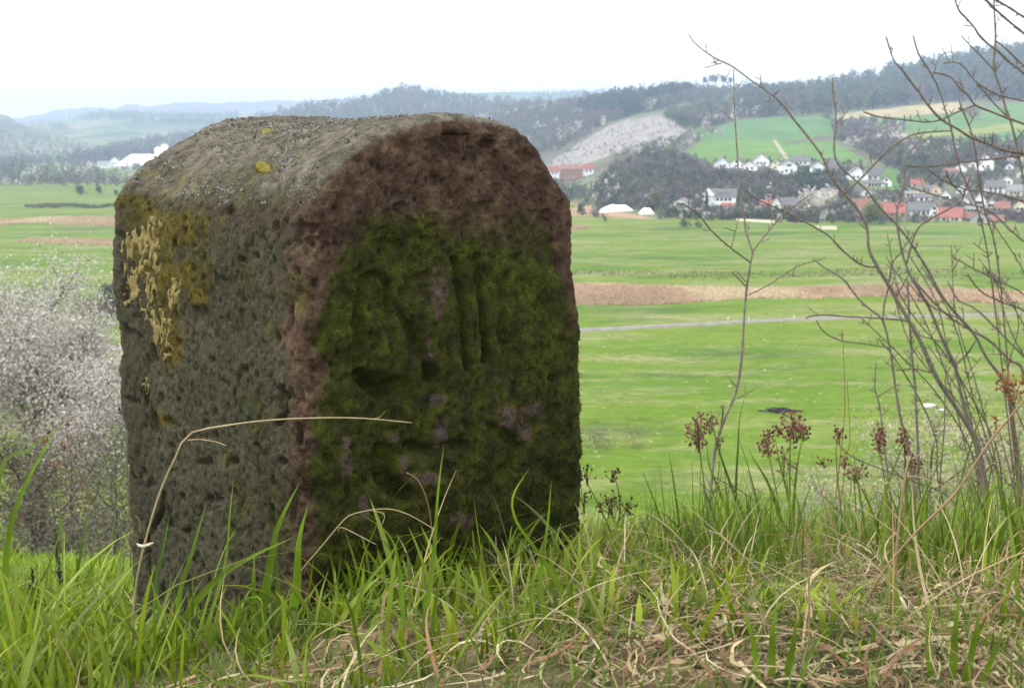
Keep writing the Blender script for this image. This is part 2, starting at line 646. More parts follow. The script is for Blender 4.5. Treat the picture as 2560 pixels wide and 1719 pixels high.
Cu = [-50, 150, 230, 300, 360, 420, 500, 560, 620, 650, 700, 760, 850, 920, 960, 1000, 1040, 1090, 1150, 1250, 1350, 1450, 1600]
Cc = [420, 412, 385, 368, 360, 350, 334, 322, 308, 300, 288, 272, 256, 248, 237, 229, 229, 239, 248, 254, 258, 262, 270]
HC = Hill(Cu, [1900, 2300, 2900, 3600], [[F(1900), 0.5 * (F(2300) + c_), c_, c_ + 60] for c_ in Cc], 23)
hill_mesh('wooded_hill', HC, 200, 80, lambda p, u, v: np.zeros((len(p), 3)) + np.array([0.10, 0.09, 0.08]), M_hill, 'rounded wooded hill behind the stone')


def strips(p, u, v, cols, sc, seed):
    k = fbm(p, sc, 3, seed)
    k2 = fbm(p * np.array([1, 2.5, 1]), sc * 2.3, 2, seed + 5)
    q = np.clip((k * 0.6 + k2 * 0.4 - 0.28) / 0.44, 0, 0.999) * len(cols)
    return np.array(cols)[q.astype(int)]


Lu = [-500, -200, 0, 60, 120, 180, 200, 260, 330, 420, 520, 600, 700, 900]
Lc = [300, 312, 322, 316, 302, 296, 290, 279, 281, 283, 282, 283, 284, 290]
HL = Hill(Lu, [2600, 3400, 4800, 6000], [[F(2600), 0.62 * F(3400) + 0.38 * c_, c_, c_ + 40] for c_ in Lc], 25)
hill_mesh('field_hill', HL, 160, 140, lambda p, u, v: strips(p, u, v, [(0.05, 0.09, 0.05), (0.08, 0.14, 0.05), (0.13, 0.16, 0.06), (0.20, 0.19, 0.11), (0.09, 0.15, 0.06), (0.05, 0.09, 0.05)], 1 / 500.0, 61), M_hill, 'pale blue hill of fields in the far haze')
Ku = [-500, -200, 0, 20, 45, 80, 130, 200, 260, 320]
Kc = [280, 284, 289, 292, 306, 318, 330, 350, 375, 402]
HK = Hill(Ku, [2300, 2700, 3300, 3900], [[F(2300), 0.6 * F(2700) + 0.4 * c_, c_, c_ + 60] for c_ in Kc], 27)
hill_mesh('orchard_hill', HK, 90, 90, lambda p, u, v: strips(p, u, v, [(0.05, 0.08, 0.05), (0.10, 0.10, 0.07), (0.16, 0.14, 0.09), (0.11, 0.15, 0.06), (0.06, 0.09, 0.05)], 1 / 260.0, 71), M_hill, 'low patchwork hill at the left edge of the valley')
Tu = [-600, -300, 40, 90, 150, 250, 310, 420, 520, 700, 900, 1100]
Tc = [305, 300, 297, 284, 275, 271, 264, 260, 255, 250, 252, 260]
HT = Hill(Tu, [5200, 6000, 7400, 8200], [[F(5200), 330, c_, c_ + 20] for c_ in Tc], 29)
hill_mesh('far_ridge', HT, 120, 30, lambda p, u, v: np.zeros((len(p), 3)) + np.array([0.10, 0.09, 0.10]), M_hill, 'faint lavender ridge on the horizon')
Gu = [1000, 1100, 1200, 1300, 1350, 1440, 1520, 1600, 1750, 1900]
Gc = [262, 240, 236, 234, 230, 227, 224, 230, 240, 250]
HG = Hill(Gu, [3600, 4200, 5000, 5800], [[330, 290, c_, c_ + 30] for c_ in Gc], 31)
hill_mesh('plateau_hill', HG, 100, 40, lambda p, u, v: strips(p, u, v, [(0.06, 0.10, 0.06), (0.08, 0.15, 0.07), (0.10, 0.17, 0.07), (0.06, 0.09, 0.06)], 1 / 400.0, 81), M_hill, 'pale green plateau hill behind the wooded ridge')

# haze: the air of the valley
HB = MB().box((0, 4400, 130), (15000, 9200, 340))
M_haze = bpy.data.materials.new('valley_air')
M_haze.use_nodes = True
hn = M_haze.node_tree.nodes
hn.remove(hn['Principled BSDF'])
pv_ = hn.new('ShaderNodeVolumePrincipled')
pv_.inputs['Color'].default_value = (0.62, 0.79, 1.0, 1)
pv_.inputs['Density'].default_value = 2.2e-4
pv_.inputs['Anisotropy'].default_value = 0.2
M_haze.node_tree.links.new(pv_.outputs['Volume'], hn['Material Output'].inputs['Volume'])
hz_o = HB.build('haze', M_haze, smooth=False)
tag(hz_o, 'pale blue haze filling the valley', kind='stuff')
#@@PART2
# ------------------------------------------------------------------ the boundary stone
Y0 = 1.45
PL = P(741, 1000, Y0)
ES = np.array([math.cos(R(40)), math.sin(R(40)), 0.0])       # along the front face
ET = np.array([-0.70, 0.714, 0.0]); ET /= np.linalg.norm(ET)  # along the left face, to the back
EN = np.array([ES[1], -ES[0], 0.0])                           # outward normal of the front face
DEP = 0.42


def on_plane(px, origin):
    """photo pixels -> (s, z) on the vertical plane through origin along ES"""
    px = np.asarray(px, float)
    rx, rz = ray(px[:, 0], px[:, 1])
    nx, ny = EN[0], EN[1]
    y = (nx * origin[0] + ny * origin[1]) / (nx * rx + ny)
    w = np.stack([rx * y, y, CAMZ + rz * y], -1)
    s = (w - origin) @ ES
    return np.stack([s, w[:, 2]], -1)


front_px = [(735, 1640), (738, 1450), (738, 1300), (733, 1100), (733, 950), (738, 850), (738, 750), (737, 680), (738, 620),
            (748, 550), (784, 472), (836, 404), (900, 346), (960, 314), (1030, 294), (1090, 285), (1165, 286), (1235, 295),
            (1290, 323), (1340, 376), (1380, 436), (1412, 472), (1427, 520), (1431, 600), (1427, 650), (1434, 700),
            (1440, 800), (1443, 900), (1447, 1000), (1447, 1100), (1449, 1200), (1455, 1350), (1460, 1560)]
LM_F = (8, 15, 23)
back_px = [(350, 1640), (338, 1330), (330, 1200), (325, 1100), (316, 1000), (310, 900), (302, 800), (296, 700), (292, 600),
           (294, 530), (306, 486), (340, 440), (400, 388), (450, 356), (500, 328), (545, 308), (590, 296), (650, 292)]
PBK = PL + ET * DEP
front_px = [(u_ - 13 * min(1.0, max(0, k_ - 17) / 4.0), v_) for k_, (u_, v_) in enumerate(front_px)]
fp = on_plane(front_px, PL)
bl = on_plane(back_px, PBK)
apex_b = bl[-1]
rt = fp[LM_F[1]:].copy()
rt = rt - rt[0] + apex_b                                     # the hidden half of the back repeats the front
bp_ = np.concatenate([bl, rt[1:]])
LM_B = (9, 17, 17 + (LM_F[2] - LM_F[1]))
SEG = (150, 125, 125, 140)


def resample(pts, lm):
    idx = [0, lm[0], lm[1], lm[2], len(pts) - 1]
    out = []
    full = pts
    for k in range(4):
        q = smooth_line(full[idx[k]:idx[k + 1] + 1], SEG[k] + 1)
        out.append(q if k == 3 else q[:-1])
    o = np.concatenate(out)
    for _ in range(14):
        o[1:-1] = 0.25 * o[:-2] + 0.5 * o[1:-1] + 0.25 * o[2:]
    return o


pf, pb = resample(fp, LM_F), resample(bp_, LM_B)
NP = len(pf)
apex_w = np.exp(-((np.arange(NP) - (SEG[0] + SEG[1])) / 70.0) ** 2)


def section(t):
    q = pf * (1 - t) + pb * t
    q = q.copy()
    q[:, 1] -= 0.007 * math.sin(math.pi * min(1, max(0, t))) * apex_w
    return q


def inset(q, d):
    tg = np.gradient(q, axis=0)
    tg /= np.linalg.norm(tg, axis=1, keepdims=True)
    nrm = np.stack([tg[:, 1], -tg[:, 0]], -1)                # inward for a left-over-right outline
    return q + nrm * d


rings, tval = [], []
RF, RB = 0.024, 0.04
for ph in np.linspace(0, math.pi / 2, 16):                   # front edge rounding, cap side first
    d = RF * (1 - math.sin(ph))
    tt_ = -RF * math.cos(ph)
    rings.append((tt_ / DEP, d))
for t_ in np.linspace(0, DEP, 250)[1:-1]:
    rings.append((t_ / DEP, 0.0))
for ph in np.linspace(math.pi / 2, 0, 12):
    rings.append(((DEP + RB * math.cos(ph)) / DEP, RB * (1 - math.sin(ph))))
rv = []
for t_, d in rings:
    q = inset(section(t_), d)
    o_ = PL + ET * (t_ * DEP)
    w = np.zeros((NP, 3))
    w[:, 0] = o_[0] + ES[0] * q[:, 0]
    w[:, 1] = o_[1] + ES[1] * q[:, 0]
    w[:, 2] = q[:, 1]
    rv.append(w)
NR = len(rings)
side_v = np.concatenate(rv)
side_q = gridq(NR, NP)[:, ::-1]
MC = 250


def cap(ring, base):
    """rows between the left and the right half of a ring"""
    half = NP // 2
    left = np.arange(half)
    right = NP - 1 - left
    a = np.linspace(0, 1, MC)[None, :, None]
    g_ = ring[left][:, None] * (1 - a) + ring[right][:, None] * a
    idx = base + np.arange(half * MC).reshape(half, MC)
    return g_.reshape(-1, 3), idx


cf, _ = cap(rv[0], 0)
cb, _ = cap(rv[-1], 0)
half = NP // 2
n0 = len(side_v)
cq = gridq(half, MC)
verts = np.concatenate([side_v, cf, cb])
# weld the cap borders on the rings
remap = np.arange(len(verts))
for base, ringi in ((n0, 0), (n0 + len(cf), NR - 1)):
    gi = base + np.arange(half * MC).reshape(half, MC)
    remap[gi[:, 0]] = ringi * NP + np.arange(half)
    remap[gi[:, -1]] = ringi * NP + NP - 1 - np.arange(half)
def oriented(q, outward):
    k_ = q[len(q) // 2 + 7]
    nf = np.cross(verts[k_[2]] - verts[k_[0]], verts[k_[3]] - verts[k_[1]])
    return q if np.dot(nf, outward(verts[k_].mean(0))) > 0 else q[:, ::-1]


mid_ = verts.mean(0)
quads = np.concatenate([oriented(side_q, lambda c_: c_ - mid_), oriented(remap[cq + n0], lambda c_: EN), oriented(remap[cq + n0 + len(cf)], lambda c_: -EN)])
used = np.unique(quads)
new = np.full(len(verts), -1)
new[used] = np.arange(len(used))
SV = verts[used]
SQ = new[quads]


def vnormals(v, q):
    nf = np.cross(v[q[:, 2]] - v[q[:, 0]], v[q[:, 3]] - v[q[:, 1]])
    nv = np.zeros_like(v)
    for k in range(4):
        np.add.at(nv, q[:, k], nf)
    return nv / (np.linalg.norm(nv, axis=1, keepdims=True) + 1e-12)


SN = vnormals(SV, SQ)
su, sv = proj(SV)                                            # where each spot of the stone appears: lets marks be placed from the photo
frontness = sstep(0.35, 0.8, SN @ EN)
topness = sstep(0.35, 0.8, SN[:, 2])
LFN = np.array([-ET[1], ET[0], 0.0])
leftness = sstep(0.3, 0.8, SN @ LFN)

disp = (fbm(SV, 7, 3, 1) - 0.5) * 0.016 + (fbm(SV, 22, 3, 2) - 0.5) * 0.007 + (fbm(SV, 85, 3, 3) - 0.5) * (0.0030 + 0.0014 * leftness) + (fbm(SV, 230, 3, 4) - 0.5) * (0.0036 + 0.0018 * leftness)
pit1 = sstep(0.74, 0.92, vnoise(SV, 62, 11)) * 0.008
pit2 = sstep(0.66, 0.86, vnoise(SV, 150, 12)) * 0.0034
disp -= (pit1 * (0.45 + 0.55 * leftness) + pit2) * (1 - 0.5 * topness)
# lumpy weathering of the front face
disp += frontness * ((fbm(SV, 34, 4, 15) - 0.5) * 0.010 + (fbm(SV, 110, 2, 16) - 0.5) * 0.0055)


def dent(cu, cv_, ru, rv_, depth, ang=0.0, soft=1.0):
    a = math.radians(ang)
    x, y = su - cu, sv - cv_
    xr, yr = x * math.cos(a) + y * math.sin(a), -x * math.sin(a) + y * math.cos(a)
    r = np.sqrt((xr / ru) ** 2 + (yr / rv_) ** 2)
    return -depth * (1 - sstep(0.25, 1.0 * soft, r)) * (SN[:, 1] < 0.25)


def stroke(pts, w, depth):
    p = smooth_line(pts, 40)
    d = np.full(len(su), 1e9)
    bb = (su > p[:, 0].min() - w * 2) & (su < p[:, 0].max() + w * 2) & (sv > p[:, 1].min() - w * 2) & (sv < p[:, 1].max() + w * 2)
    k = np.where(bb)[0]
    dd = np.sqrt((su[k, None] - p[None, :, 0]) ** 2 + (sv[k, None] - p[None, :, 1]) ** 2).min(1)
    d[k] = dd
    return -depth * (1 - sstep(0.3 * w, w, d)) * (SN[:, 1] < 0.25)


carve = 0
for a_ in [([(905, 900), (898, 800), (908, 715), (940, 688), (968, 712), (972, 790)], 17, .008),
           ([(1018, 730), (1040, 700), (1075, 690)], 15, .007),
           ([(985, 760), (1012, 800), (1050, 870), (1078, 950)], 17, .007),
           ([(1142, 650), (1150, 740), (1160, 850), (1166, 920)], 13, .009),
           ([(1192, 640), (1203, 760), (1216, 900)], 14, .009),
           ([(1262, 690), (1250, 790), (1262, 880)], 16, .004),
           ([(905, 940), (960, 985), (1010, 960)], 28, .012),
           ([(960, 1130), (965, 1190), (1005, 1235)], 34, .015),
           ([(1020, 1115), (1080, 1125), (1150, 1110)], 20, .008),
           ([(1230, 1070), (1290, 1120), (1260, 1170), (1200, 1230)], 22, .007),
           ([(1350, 1160), (1390, 1200)], 24, .006),
           ([(1090, 1260), (1080, 1330)], 26, .007),
           ([(700, 970), (706, 1020), (690, 1060)], 11, .014),
           ([(742, 1060), (750, 1105)], 8, .012),
           ([(412, 1230), (404, 1280), (372, 1330), (366, 1390), (372, 1450)], 7, .009),
           ([(640, 1110), (655, 1140)], 7, .006)]:
    carve = carve + stroke(*a_)
for a_ in [(965, 965, 62, 45, .018, 20), (1075, 935, 30, 42, .009), (1124, 365, 34, 52, .012, -10), (1122, 335, 26, 14, .006), (1010, 520, 28, 20, .011),
           (573, 530, 17, 15, .011), (605, 648, 14, 11, .008), (640, 640, 13, 10, .006), (780, 612, 14, 12, .006), (788, 710, 14, 16, .008),
           (1225, 360, 22, 16, .006), (1090, 450, 22, 30, .005), (985, 610, 30, 18, .006), (1210, 520, 34, 24, .006), (1075, 600, 22, 14, .005),
           (425, 1055, 14, 18, .006), (525, 900, 13, 13, .007), (500, 1160, 24, 12, .008), (575, 1155, 20, 12, .007), (520, 1250, 16, 10, .007),
           (820, 1150, 20, 20, .008), (705, 1155, 16, 14, .008), (925, 1390, 60, 40, .008), (1330, 1420, 50, 40, .008), (1300, 1290, 30, 30, .006),
           (340, 640, 60, 180, .004), (1040, 860, 40, 60, .007), (880, 880, 30, 50, .006)]:
    carve = carve + dent(*a_)
SV2 = SV + SN * (disp + 1.3 * carve)[:, None]


def blob(cu, cv_, ru, rv_):
    return np.exp(-(((su - cu) / ru) ** 2 + ((sv - cv_) / rv_) ** 2))


n_a, n_b, n_c = fbm(SV, 18, 4, 51), fbm(SV, 60, 3, 52), fbm(SV, 180, 2, 53)
wob = (n_a - 0.5) * 160 + (n_b - 0.5) * 60
# moss grows on the front below the arch
arch_v = np.interp(su, [680, 745, 800, 850, 920, 1000, 1100, 1200, 1300, 1380, 1430, 1500], [1450, 1200, 730, 600, 520, 500, 505, 490, 505, 600, 740, 950])
moss = frontness * sstep(-60, 190, sv + wob - arch_v) * sstep(735, 850, su + wob * 0.6)
moss = moss * (0.62 + 0.38 * sstep(0.34, 0.54, n_a * 0.5 + n_b * 0.5))
moss = np.maximum(moss, 0.36 * leftness * sstep(0.50, 0.68, n_a + 0.06 * sstep(800, 1300, sv)) * (su > 430 + 0.1 * sv))
bare = 0
for q in [(1100, 735, 26, 75), (1072, 880, 14, 42), (1092, 1000, 26, 18), (1100, 1085, 20, 45), (985, 1092, 20, 16), (868, 1140, 18, 70), (912, 1270, 14, 40),
          (1268, 1040, 46, 34), (1325, 1020, 30, 22), (1310, 1075, 20, 30), (1060, 1195, 50, 20), (1150, 1300, 40, 24), (1230, 1400, 60, 34), (1000, 505, 60, 26), (1180, 1440, 60, 30), (1010, 1170, 14, 40)]:
    bare = np.maximum(bare, blob(*q))
bare = bare * sstep(0.32, 0.56, n_b * 0.6 + n_c * 0.4 + bare * 0.12)
moss = moss * (1 - sstep(0.25, 0.6, bare))
red = np.clip(frontness + sstep(660, 760, su + wob * 0.4) * (1 - topness) * 0.9, 0, 1) * (1 - 0.85 * topness)
red = np.maximum(red, 0.5 * blob(640, 520, 160, 90) * (1 - topness))
yel = 0
for q in [(370, 600, 60, 110), (405, 720, 45, 120), (345, 540, 60, 40), (420, 860, 30, 70), (465, 570, 90, 60), (480, 700, 60, 70), (330, 500, 60, 20), (660, 422, 26, 16), (668, 325, 24, 9), (400, 1050, 22, 24)]:
    yel = np.maximum(yel, blob(*q))
yel = np.maximum(yel, 0.45 * blob(430, 450, 170, 70)) * (1 - 0.7 * frontness)
yel = yel * sstep(0.22, 0.5, n_b * 0.5 + n_a * 0.5 + yel * 0.1)
pale = 0
for q in [(342, 630, 50, 80), (368, 745, 26, 70), (322, 715, 24, 60), (400, 820, 34, 60), (385, 640, 14, 60), (366, 965, 12, 30), (415, 880, 18, 30), (338, 590, 30, 30), (440, 740, 26, 60), (380, 560, 30, 30)]:
    pale = np.maximum(pale, blob(*q))
flk = fbm(SV * np.array([1, 1, 0.6]), 210, 2, 57, 0.6)
pale = pale * sstep(0.53, 0.54, flk + 0.10 * pale) * (pale > 0.2) * (su < 450) * (SN[:, 1] < 0.3)

M_stone, n, l, b = newmat('weathered_sandstone')
t = n.new('ShaderNodeTexCoord')


def attr(k):
    q = n.new('ShaderNodeAttribute')
    q.attribute_name = k
    return q.outputs['Fac']


def tex(sc, det=6, ro=0.6):
    q = n.new('ShaderNodeTexNoise')
    q.inputs['Scale'].default_value = sc
    q.inputs['Detail'].default_value = det
    q.inputs['Roughness'].default_value = ro
    l.new(t.outputs['Object'], q.inputs['Vector'])
    return q.outputs['Fac']


def modmask(a, nz, lo, hi):
    """mask sharpened by noise: smoothstep over (mask + noise - 0.5)"""
    ad = n.new('ShaderNodeMath'); ad.operation = 'ADD'
    l.new(a, ad.inputs[0]); l.new(nz, ad.inputs[1])
    mr = n.new('ShaderNodeMapRange'); mr.interpolation_type = 'SMOOTHSTEP'
    mr.inputs['From Min'].default_value = lo; mr.inputs['From Max'].default_value = hi
    l.new(ad.outputs[0], mr.inputs['Value'])
    return mr.outputs['Result']


f1, f2, f3 = tex(45, 8), tex(160, 6, 0.7), tex(14, 5)
grey = ramp(f2, [(0.3, (0.018, 0.018, 0.011)), (0.5, (0.045, 0.043, 0.028)), (0.7, (0.110, 0.102, 0.070))])
olive = ramp(f1, [(0.35, (0.034, 0.036, 0.016)), (0.65, (0.066, 0.060, 0.036))])
gcol = mixc(grey.outputs['Color'], olive.outputs['Color'], 0.5)
redc = ramp(f1, [(0.3, (0.030, 0.018, 0.012)), (0.5, (0.075, 0.045, 0.030)), (0.68, (0.135, 0.088, 0.060))])
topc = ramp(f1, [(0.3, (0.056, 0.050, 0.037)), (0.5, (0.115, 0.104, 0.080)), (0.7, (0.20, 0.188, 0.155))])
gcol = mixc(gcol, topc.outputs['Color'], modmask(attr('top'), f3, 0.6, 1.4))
c = mixc(gcol, redc.outputs['Color'], modmask(attr('red'), f3, 0.5, 1.5))
yc = ramp(f1, [(0.3, (0.030, 0.028, 0.009)), (0.55, (0.082, 0.066, 0.009)), (0.7, (0.135, 0.110, 0.016))])
c = mixc(c, yc.outputs['Color'], modmask(attr('yellow'), f1, 0.62, 1.35))
pinkc = ramp(f2, [(0.3, (0.045, 0.043, 0.032)), (0.7, (0.105, 0.100, 0.080))])
c = mixc(c, pinkc.outputs['Color'], modmask(attr('bare'), f2, 0.85, 1.7))
mc = ramp(f1, [(0.30, (0.014, 0.016, 0.004)), (0.5, (0.035, 0.042, 0.005)), (0.66, (0.068, 0.077, 0.008))])
c = mixc(c, mc.outputs['Color'], modmask(attr('moss'), f1, 0.5, 1.25))
f5 = tex(520, 3, 0.75)
spk = ramp(f5, [(0.30, (0.45, 0.44, 0.42)), (0.5, (1.0, 1.0, 1.0)), (0.70, (1.75, 1.72, 1.65))])
c = mixc(c, spk.outputs['Color'], 0.9, 'MULTIPLY')
f6 = tex(9, 4)
big = ramp(f6, [(0.3, (0.72, 0.72, 0.70)), (0.7, (1.25, 1.22, 1.2))])
c = mixc(c, big.outputs['Color'], 1.0, 'MULTIPLY')
l.new(c, b.inputs['Base Color'])
b.inputs['Roughness'].default_value = 0.92
b.inputs['Specular IOR Level'].default_value = 0.2
b1 = n.new('ShaderNodeBump'); b1.inputs['Strength'].default_value = 0.9; b1.inputs['Distance'].default_value = 0.006
b2 = n.new('ShaderNodeBump'); b2.inputs['Strength'].default_value = 1.0; b2.inputs['Distance'].default_value = 0.0018
f4 = tex(420, 4, 0.7)
l.new(f2, b1.inputs['Height']); l.new(f4, b2.inputs['Height']); l.new(b1.outputs['Normal'], b2.inputs['Normal']); l.new(b2.outputs['Normal'], b.inputs['Normal'])

stone = thing('boundary_stone', (0, 0, 0), 'squat weathered sandstone boundary stone with rounded top, mossy carved face and yellow lichen', 'boundary stone')
cen = np.array([SV2[:, 0].mean(), SV2[:, 1].mean(), 0.0])
cen[2] = float(gz(cen[0], cen[1]))
stone.location = cen
sb = build('stone_block', SV2 - cen, [SQ], M_stone, stone, attrs={'moss': moss, 'top': topness, 'red': red, 'yellow': yel, 'bare': bare})

# pale crust of lichen: thin plates standing just proud of the stone
SN2 = vnormals(SV2, SQ)


def crust(mask, thick, name, mat, label):
    fm = mask[SQ].mean(1) > 0.5
    q = SQ[fm]
    uq, inv = np.unique(q, return_inverse=True)
    q = inv.reshape(q.shape)
    lift = thick * (0.6 + 0.8 * vnoise(SV2[uq], 150, 77))
    top = SV2[uq] + SN2[uq] * lift[:, None]
    bot = SV2[uq] - SN2[uq] * 0.0006
    m_ = len(uq)
    ed = np.concatenate([q[:, [0, 1]], q[:, [1, 2]], q[:, [2, 3]], q[:, [3, 0]]])
    key = np.sort(ed, 1)
    _, first, cnt = np.unique(key[:, 0] * 10 ** 7 + key[:, 1], return_index=True, return_counts=True)
    be = ed[first[cnt == 1]]
    walls = np.stack([be[:, 1], be[:, 0], be[:, 0] + m_, be[:, 1] + m_], -1)
    o = build(name, np.concatenate([top, bot]) - cen, [q, walls], mat, stone)
    o['label'] = label
    return o


M_pale = simple('pale_lichen', (0.150, 0.120, 0.040), 0.9, 0.35, 120, 0.5)
M_yl = simple('yellow_lichen', (0.115, 0.098, 0.014), 0.9, 0.4, 200, 0.5)
lc = crust(pale, 0.0009, 'lichen_crust', M_pale, 'flaking pale yellow lichen crust on the left face')
for q, nm in (((660, 420, 20, 14), 'oval yellow lichen patch on the sloping shoulder'), ((668, 324, 20, 7), 'small yellow lichen patch on top of the stone')):
    mk = blob(*q) * sstep(0.34, 0.46, n_b * 0.5 + n_c * 0.5 + 0.12 * blob(*q)) * (SN[:, 1] < 0.5)
    crust((mk > 0.42).astype(float), 0.0014, 'lichen_patch', M_yl, nm)

# leafy grey lichen along the upper edges
sel = np.where((topness > 0.2) & (rng.random(len(SV2)) < 0.5) & (fbm(SV, 26, 3, 66) + 0.10 * blob(600, 300, 160, 60) + 0.06 * blob(420, 400, 120, 60) > 0.575))[0]
sel = rng.choice(sel, min(4500, len(sel)), replace=False)
c0 = SV2[sel]
k = len(sel)
d1 = rng.normal(size=(k, 3)); d1 -= (d1 * SN2[sel]).sum(1, keepdims=True) * SN2[sel]; d1 /= np.linalg.norm(d1, axis=1, keepdims=True)
d2 = np.cross(SN2[sel], d1)
sz = rng.uniform(0.0012, 0.0034, (k, 1))
lift = SN2[sel] * rng.uniform(0.0004, 0.0018, (k, 1))
fv = np.stack([c0 - SN2[sel] * 0.001, c0 + d1 * sz + lift, c0 + (d1 + d2) * sz * 0.9 + lift * 1.6, c0 + d2 * sz + lift], 1)
cols = np.repeat(np.array([0.15, 0.148, 0.122]) * rng.uniform(0.5, 1.5, (k, 1)), 4, 0)
lo = build('leafy_lichen', fv - cen, [np.arange(4 * k).reshape(k, 4)], M_dry, stone, col=cols)
lo['kind'] = 'stuff'

# moss: short soft tufts on the mossy part of the front
pm = np.clip(moss, 0, 1) ** 2 * frontness
sel = np.where(rng.random(len(SV2)) < pm * 0.9)[0]
sel = rng.choice(sel, min(22000, len(sel)), replace=False)
k = len(sel)
c0 = SV2[sel] + rng.normal(0, 0.0006, (k, 3))
nn_ = SN2[sel] + rng.normal(0, 0.55, (k, 3)) + np.array([0, 0, 0.25])
nn_ /= np.linalg.norm(nn_, axis=1, keepdims=True)
d1 = np.cross(nn_, rng.normal(size=(k, 3))); d1 /= np.linalg.norm(d1, axis=1, keepdims=True)
hh = rng.uniform(0.001, 0.0030, (k, 1))
fv = np.stack([c0 - d1 * 0.0009, c0 + d1 * 0.0009, c0 + nn_ * hh], 1)
tone = 0.5 + 1.1 * sstep(0.3, 0.7, fbm(c0, 70, 3, 91))[:, None]
cols = np.repeat(np.array([0.034, 0.042, 0.005]) * tone * rng.uniform(0.6, 1.5, (k, 1)), 3, 0)
mo = build('moss', fv - cen, [np.arange(3 * k).reshape(k, 3)], M_dry, stone, col=cols)
mo['kind'] = 'stuff'
#@@PART3
# ------------------------------------------------------------------ grass
def stone_inside(x, y, grow=0.0):
    d = np.stack([x - PL[0], y - PL[1]], -1)
    m2 = np.array([[ES[0], ET[0]], [ES[1], ET[1]]])
    st = d @ np.linalg.inv(m2).T
    return (st[:, 0] > -grow) & (st[:, 0] < 0.45 + grow) & (st[:, 1] > -grow) & (st[:, 1] < DEP + grow)


def scatter(nmax, y0, y1, dens, pad=0.1):
    """random roots on the hillside, in the strip of the view between two distances"""
    y = np.sqrt(rng.uniform(y0 ** 2, y1 ** 2, nmax))
    x = rng.uniform(-1, 1, nmax) * (0.46 * y + pad)
    keep = ~stone_inside(x, y, 0.004)
    if dens is not None:
        keep &= rng.random(nmax) < dens(x, y)
    x, y = x[keep], y[keep]
    return np.stack([x, y, gz(x, y)], -1)


def blades(root, h, w, az, lean, bend, col, segs=5, twist=0.5):
    k = len(root)
    d = np.stack([np.cos(az), np.sin(az), 0 * az], -1)
    sa = az + np.pi / 2 + rng.normal(0, twist, k)
    sdv = np.stack([np.cos(sa), np.sin(sa), 0 * sa], -1)
    t = np.linspace(0, 1, segs + 1)
    vv = []
    for t_ in t:
        out = lean * t_ + bend * t_ ** 2.2
        upz = t_ * np.sqrt(np.clip(1 - (lean * 0.7) ** 2, 0.05, 1)) - 0.55 * bend * t_ ** 2.6
        c = root + d * (h * out)[:, None] + np.array([0, 0, 1.0]) * (h * upz)[:, None]
        ww = w * (0.75 + 0.6 * t_ - 0.2 * t_) * (1 - t_ ** 3) * 0.5 + 0.00015
        tw = sdv + d * (0.35 * t_ * np.sin(az * 7))[:, None]
        vv.append(c - tw * ww[:, None])
        vv.append(c + tw * ww[:, None])
    v = np.stack(vv, 1)                                      # (k, 2*(segs+1), 3)
    m = 2 * (segs + 1)
    base = np.arange(k)[:, None] * m
    q = np.concatenate([np.stack([base + 2 * i, base + 2 * i + 1, base + 2 * i + 3, base + 2 * i + 2], -1) for i in range(segs)], 1).reshape(-1, 4)
    return v.reshape(-1, 3), q, np.repeat(col, m, 0)


def greens(k, lo=(0.085, 0.140, 0.008), hi=(0.235, 0.300, 0.016)):
    t = rng.random((k, 1))
    c = np.array(lo) * (1 - t) + np.array(hi) * t
    return c * rng.uniform(0.7, 1.25, (k, 1))


def straws(k):
    pal = np.array([[0.36, 0.29, 0.16], [0.27, 0.20, 0.11], [0.42, 0.36, 0.22], [0.20, 0.13, 0.075], [0.30, 0.25, 0.14], [0.24, 0.13, 0.07]])
    return pal[rng.integers(0, len(pal), k)] * rng.uniform(0.7, 1.2, (k, 1))


def join(name, parts, mat, label, kind='stuff'):
    m_ = MB()
    for v, q, c in parts:
        m_.add(v, q, c=c)
    o = m_.build(name, mat)
    tag(o, label, kind=kind)
    return o


def patch(x, y, sc, seed):
    return fbm(np.stack([x, y, 0 * x], -1), sc, 3, seed)


def dry_field(x, y):
    """where last year's grass lies: in front of and to the right of the stone"""
    a = sstep(-0.30, 0.12, x - 0.10 * y - 0.06 + (patch(x, y, 2.5, 31) - 0.5) * 0.9)
    a = a * (1 - 0.85 * sstep(1.95, 2.5, y - 0.35 * np.clip(x - 0.5, 0, 2)))
    return np.clip(a, 0.04, 1)


gparts = []
# lush left and around the stone, thinner between the straw on the right
rt_ = scatter(34000, 1.08, 3.3, lambda x, y: np.clip(1.0 - 0.42 * dry_field(x, y), 0, 1) * sstep(0.30, 0.55, patch(x, y, 6, 33) + 0.12))
k = len(rt_)
tall = 0.55 + 0.75 * patch(rt_[:, 0], rt_[:, 1], 4, 35)
left_ = 1 - dry_field(rt_[:, 0], rt_[:, 1])
gparts.append(blades(rt_, rng.gamma(3, 0.0125, k) * tall * (0.62 + 1.15 * left_), np.minimum(rng.gamma(4, 0.0011, k) + 0.0012, 0.0075), rng.uniform(0, 6.28, k), rng.uniform(0.0, 0.55, k), rng.gamma(2, 0.15, k), greens(k), 5))
rt_ = scatter(9000, 1.12, 2.5, lambda x, y: sstep(0.42, 0.64, patch(x, y, 5, 43) + 0.05) * (1 - 0.45 * dry_field(x, y)) * (1 - 0.3 * sstep(1.5, 2.0, y)))
k = len(rt_)
gparts.append(blades(rt_, rng.gamma(5, 0.0105, k), np.minimum(rng.gamma(5, 0.0009, k) + 0.0014, 0.0065), rng.uniform(0, 6.28, k), rng.uniform(0.0, 0.5, k), rng.gamma(2, 0.13, k), greens(k), 6))
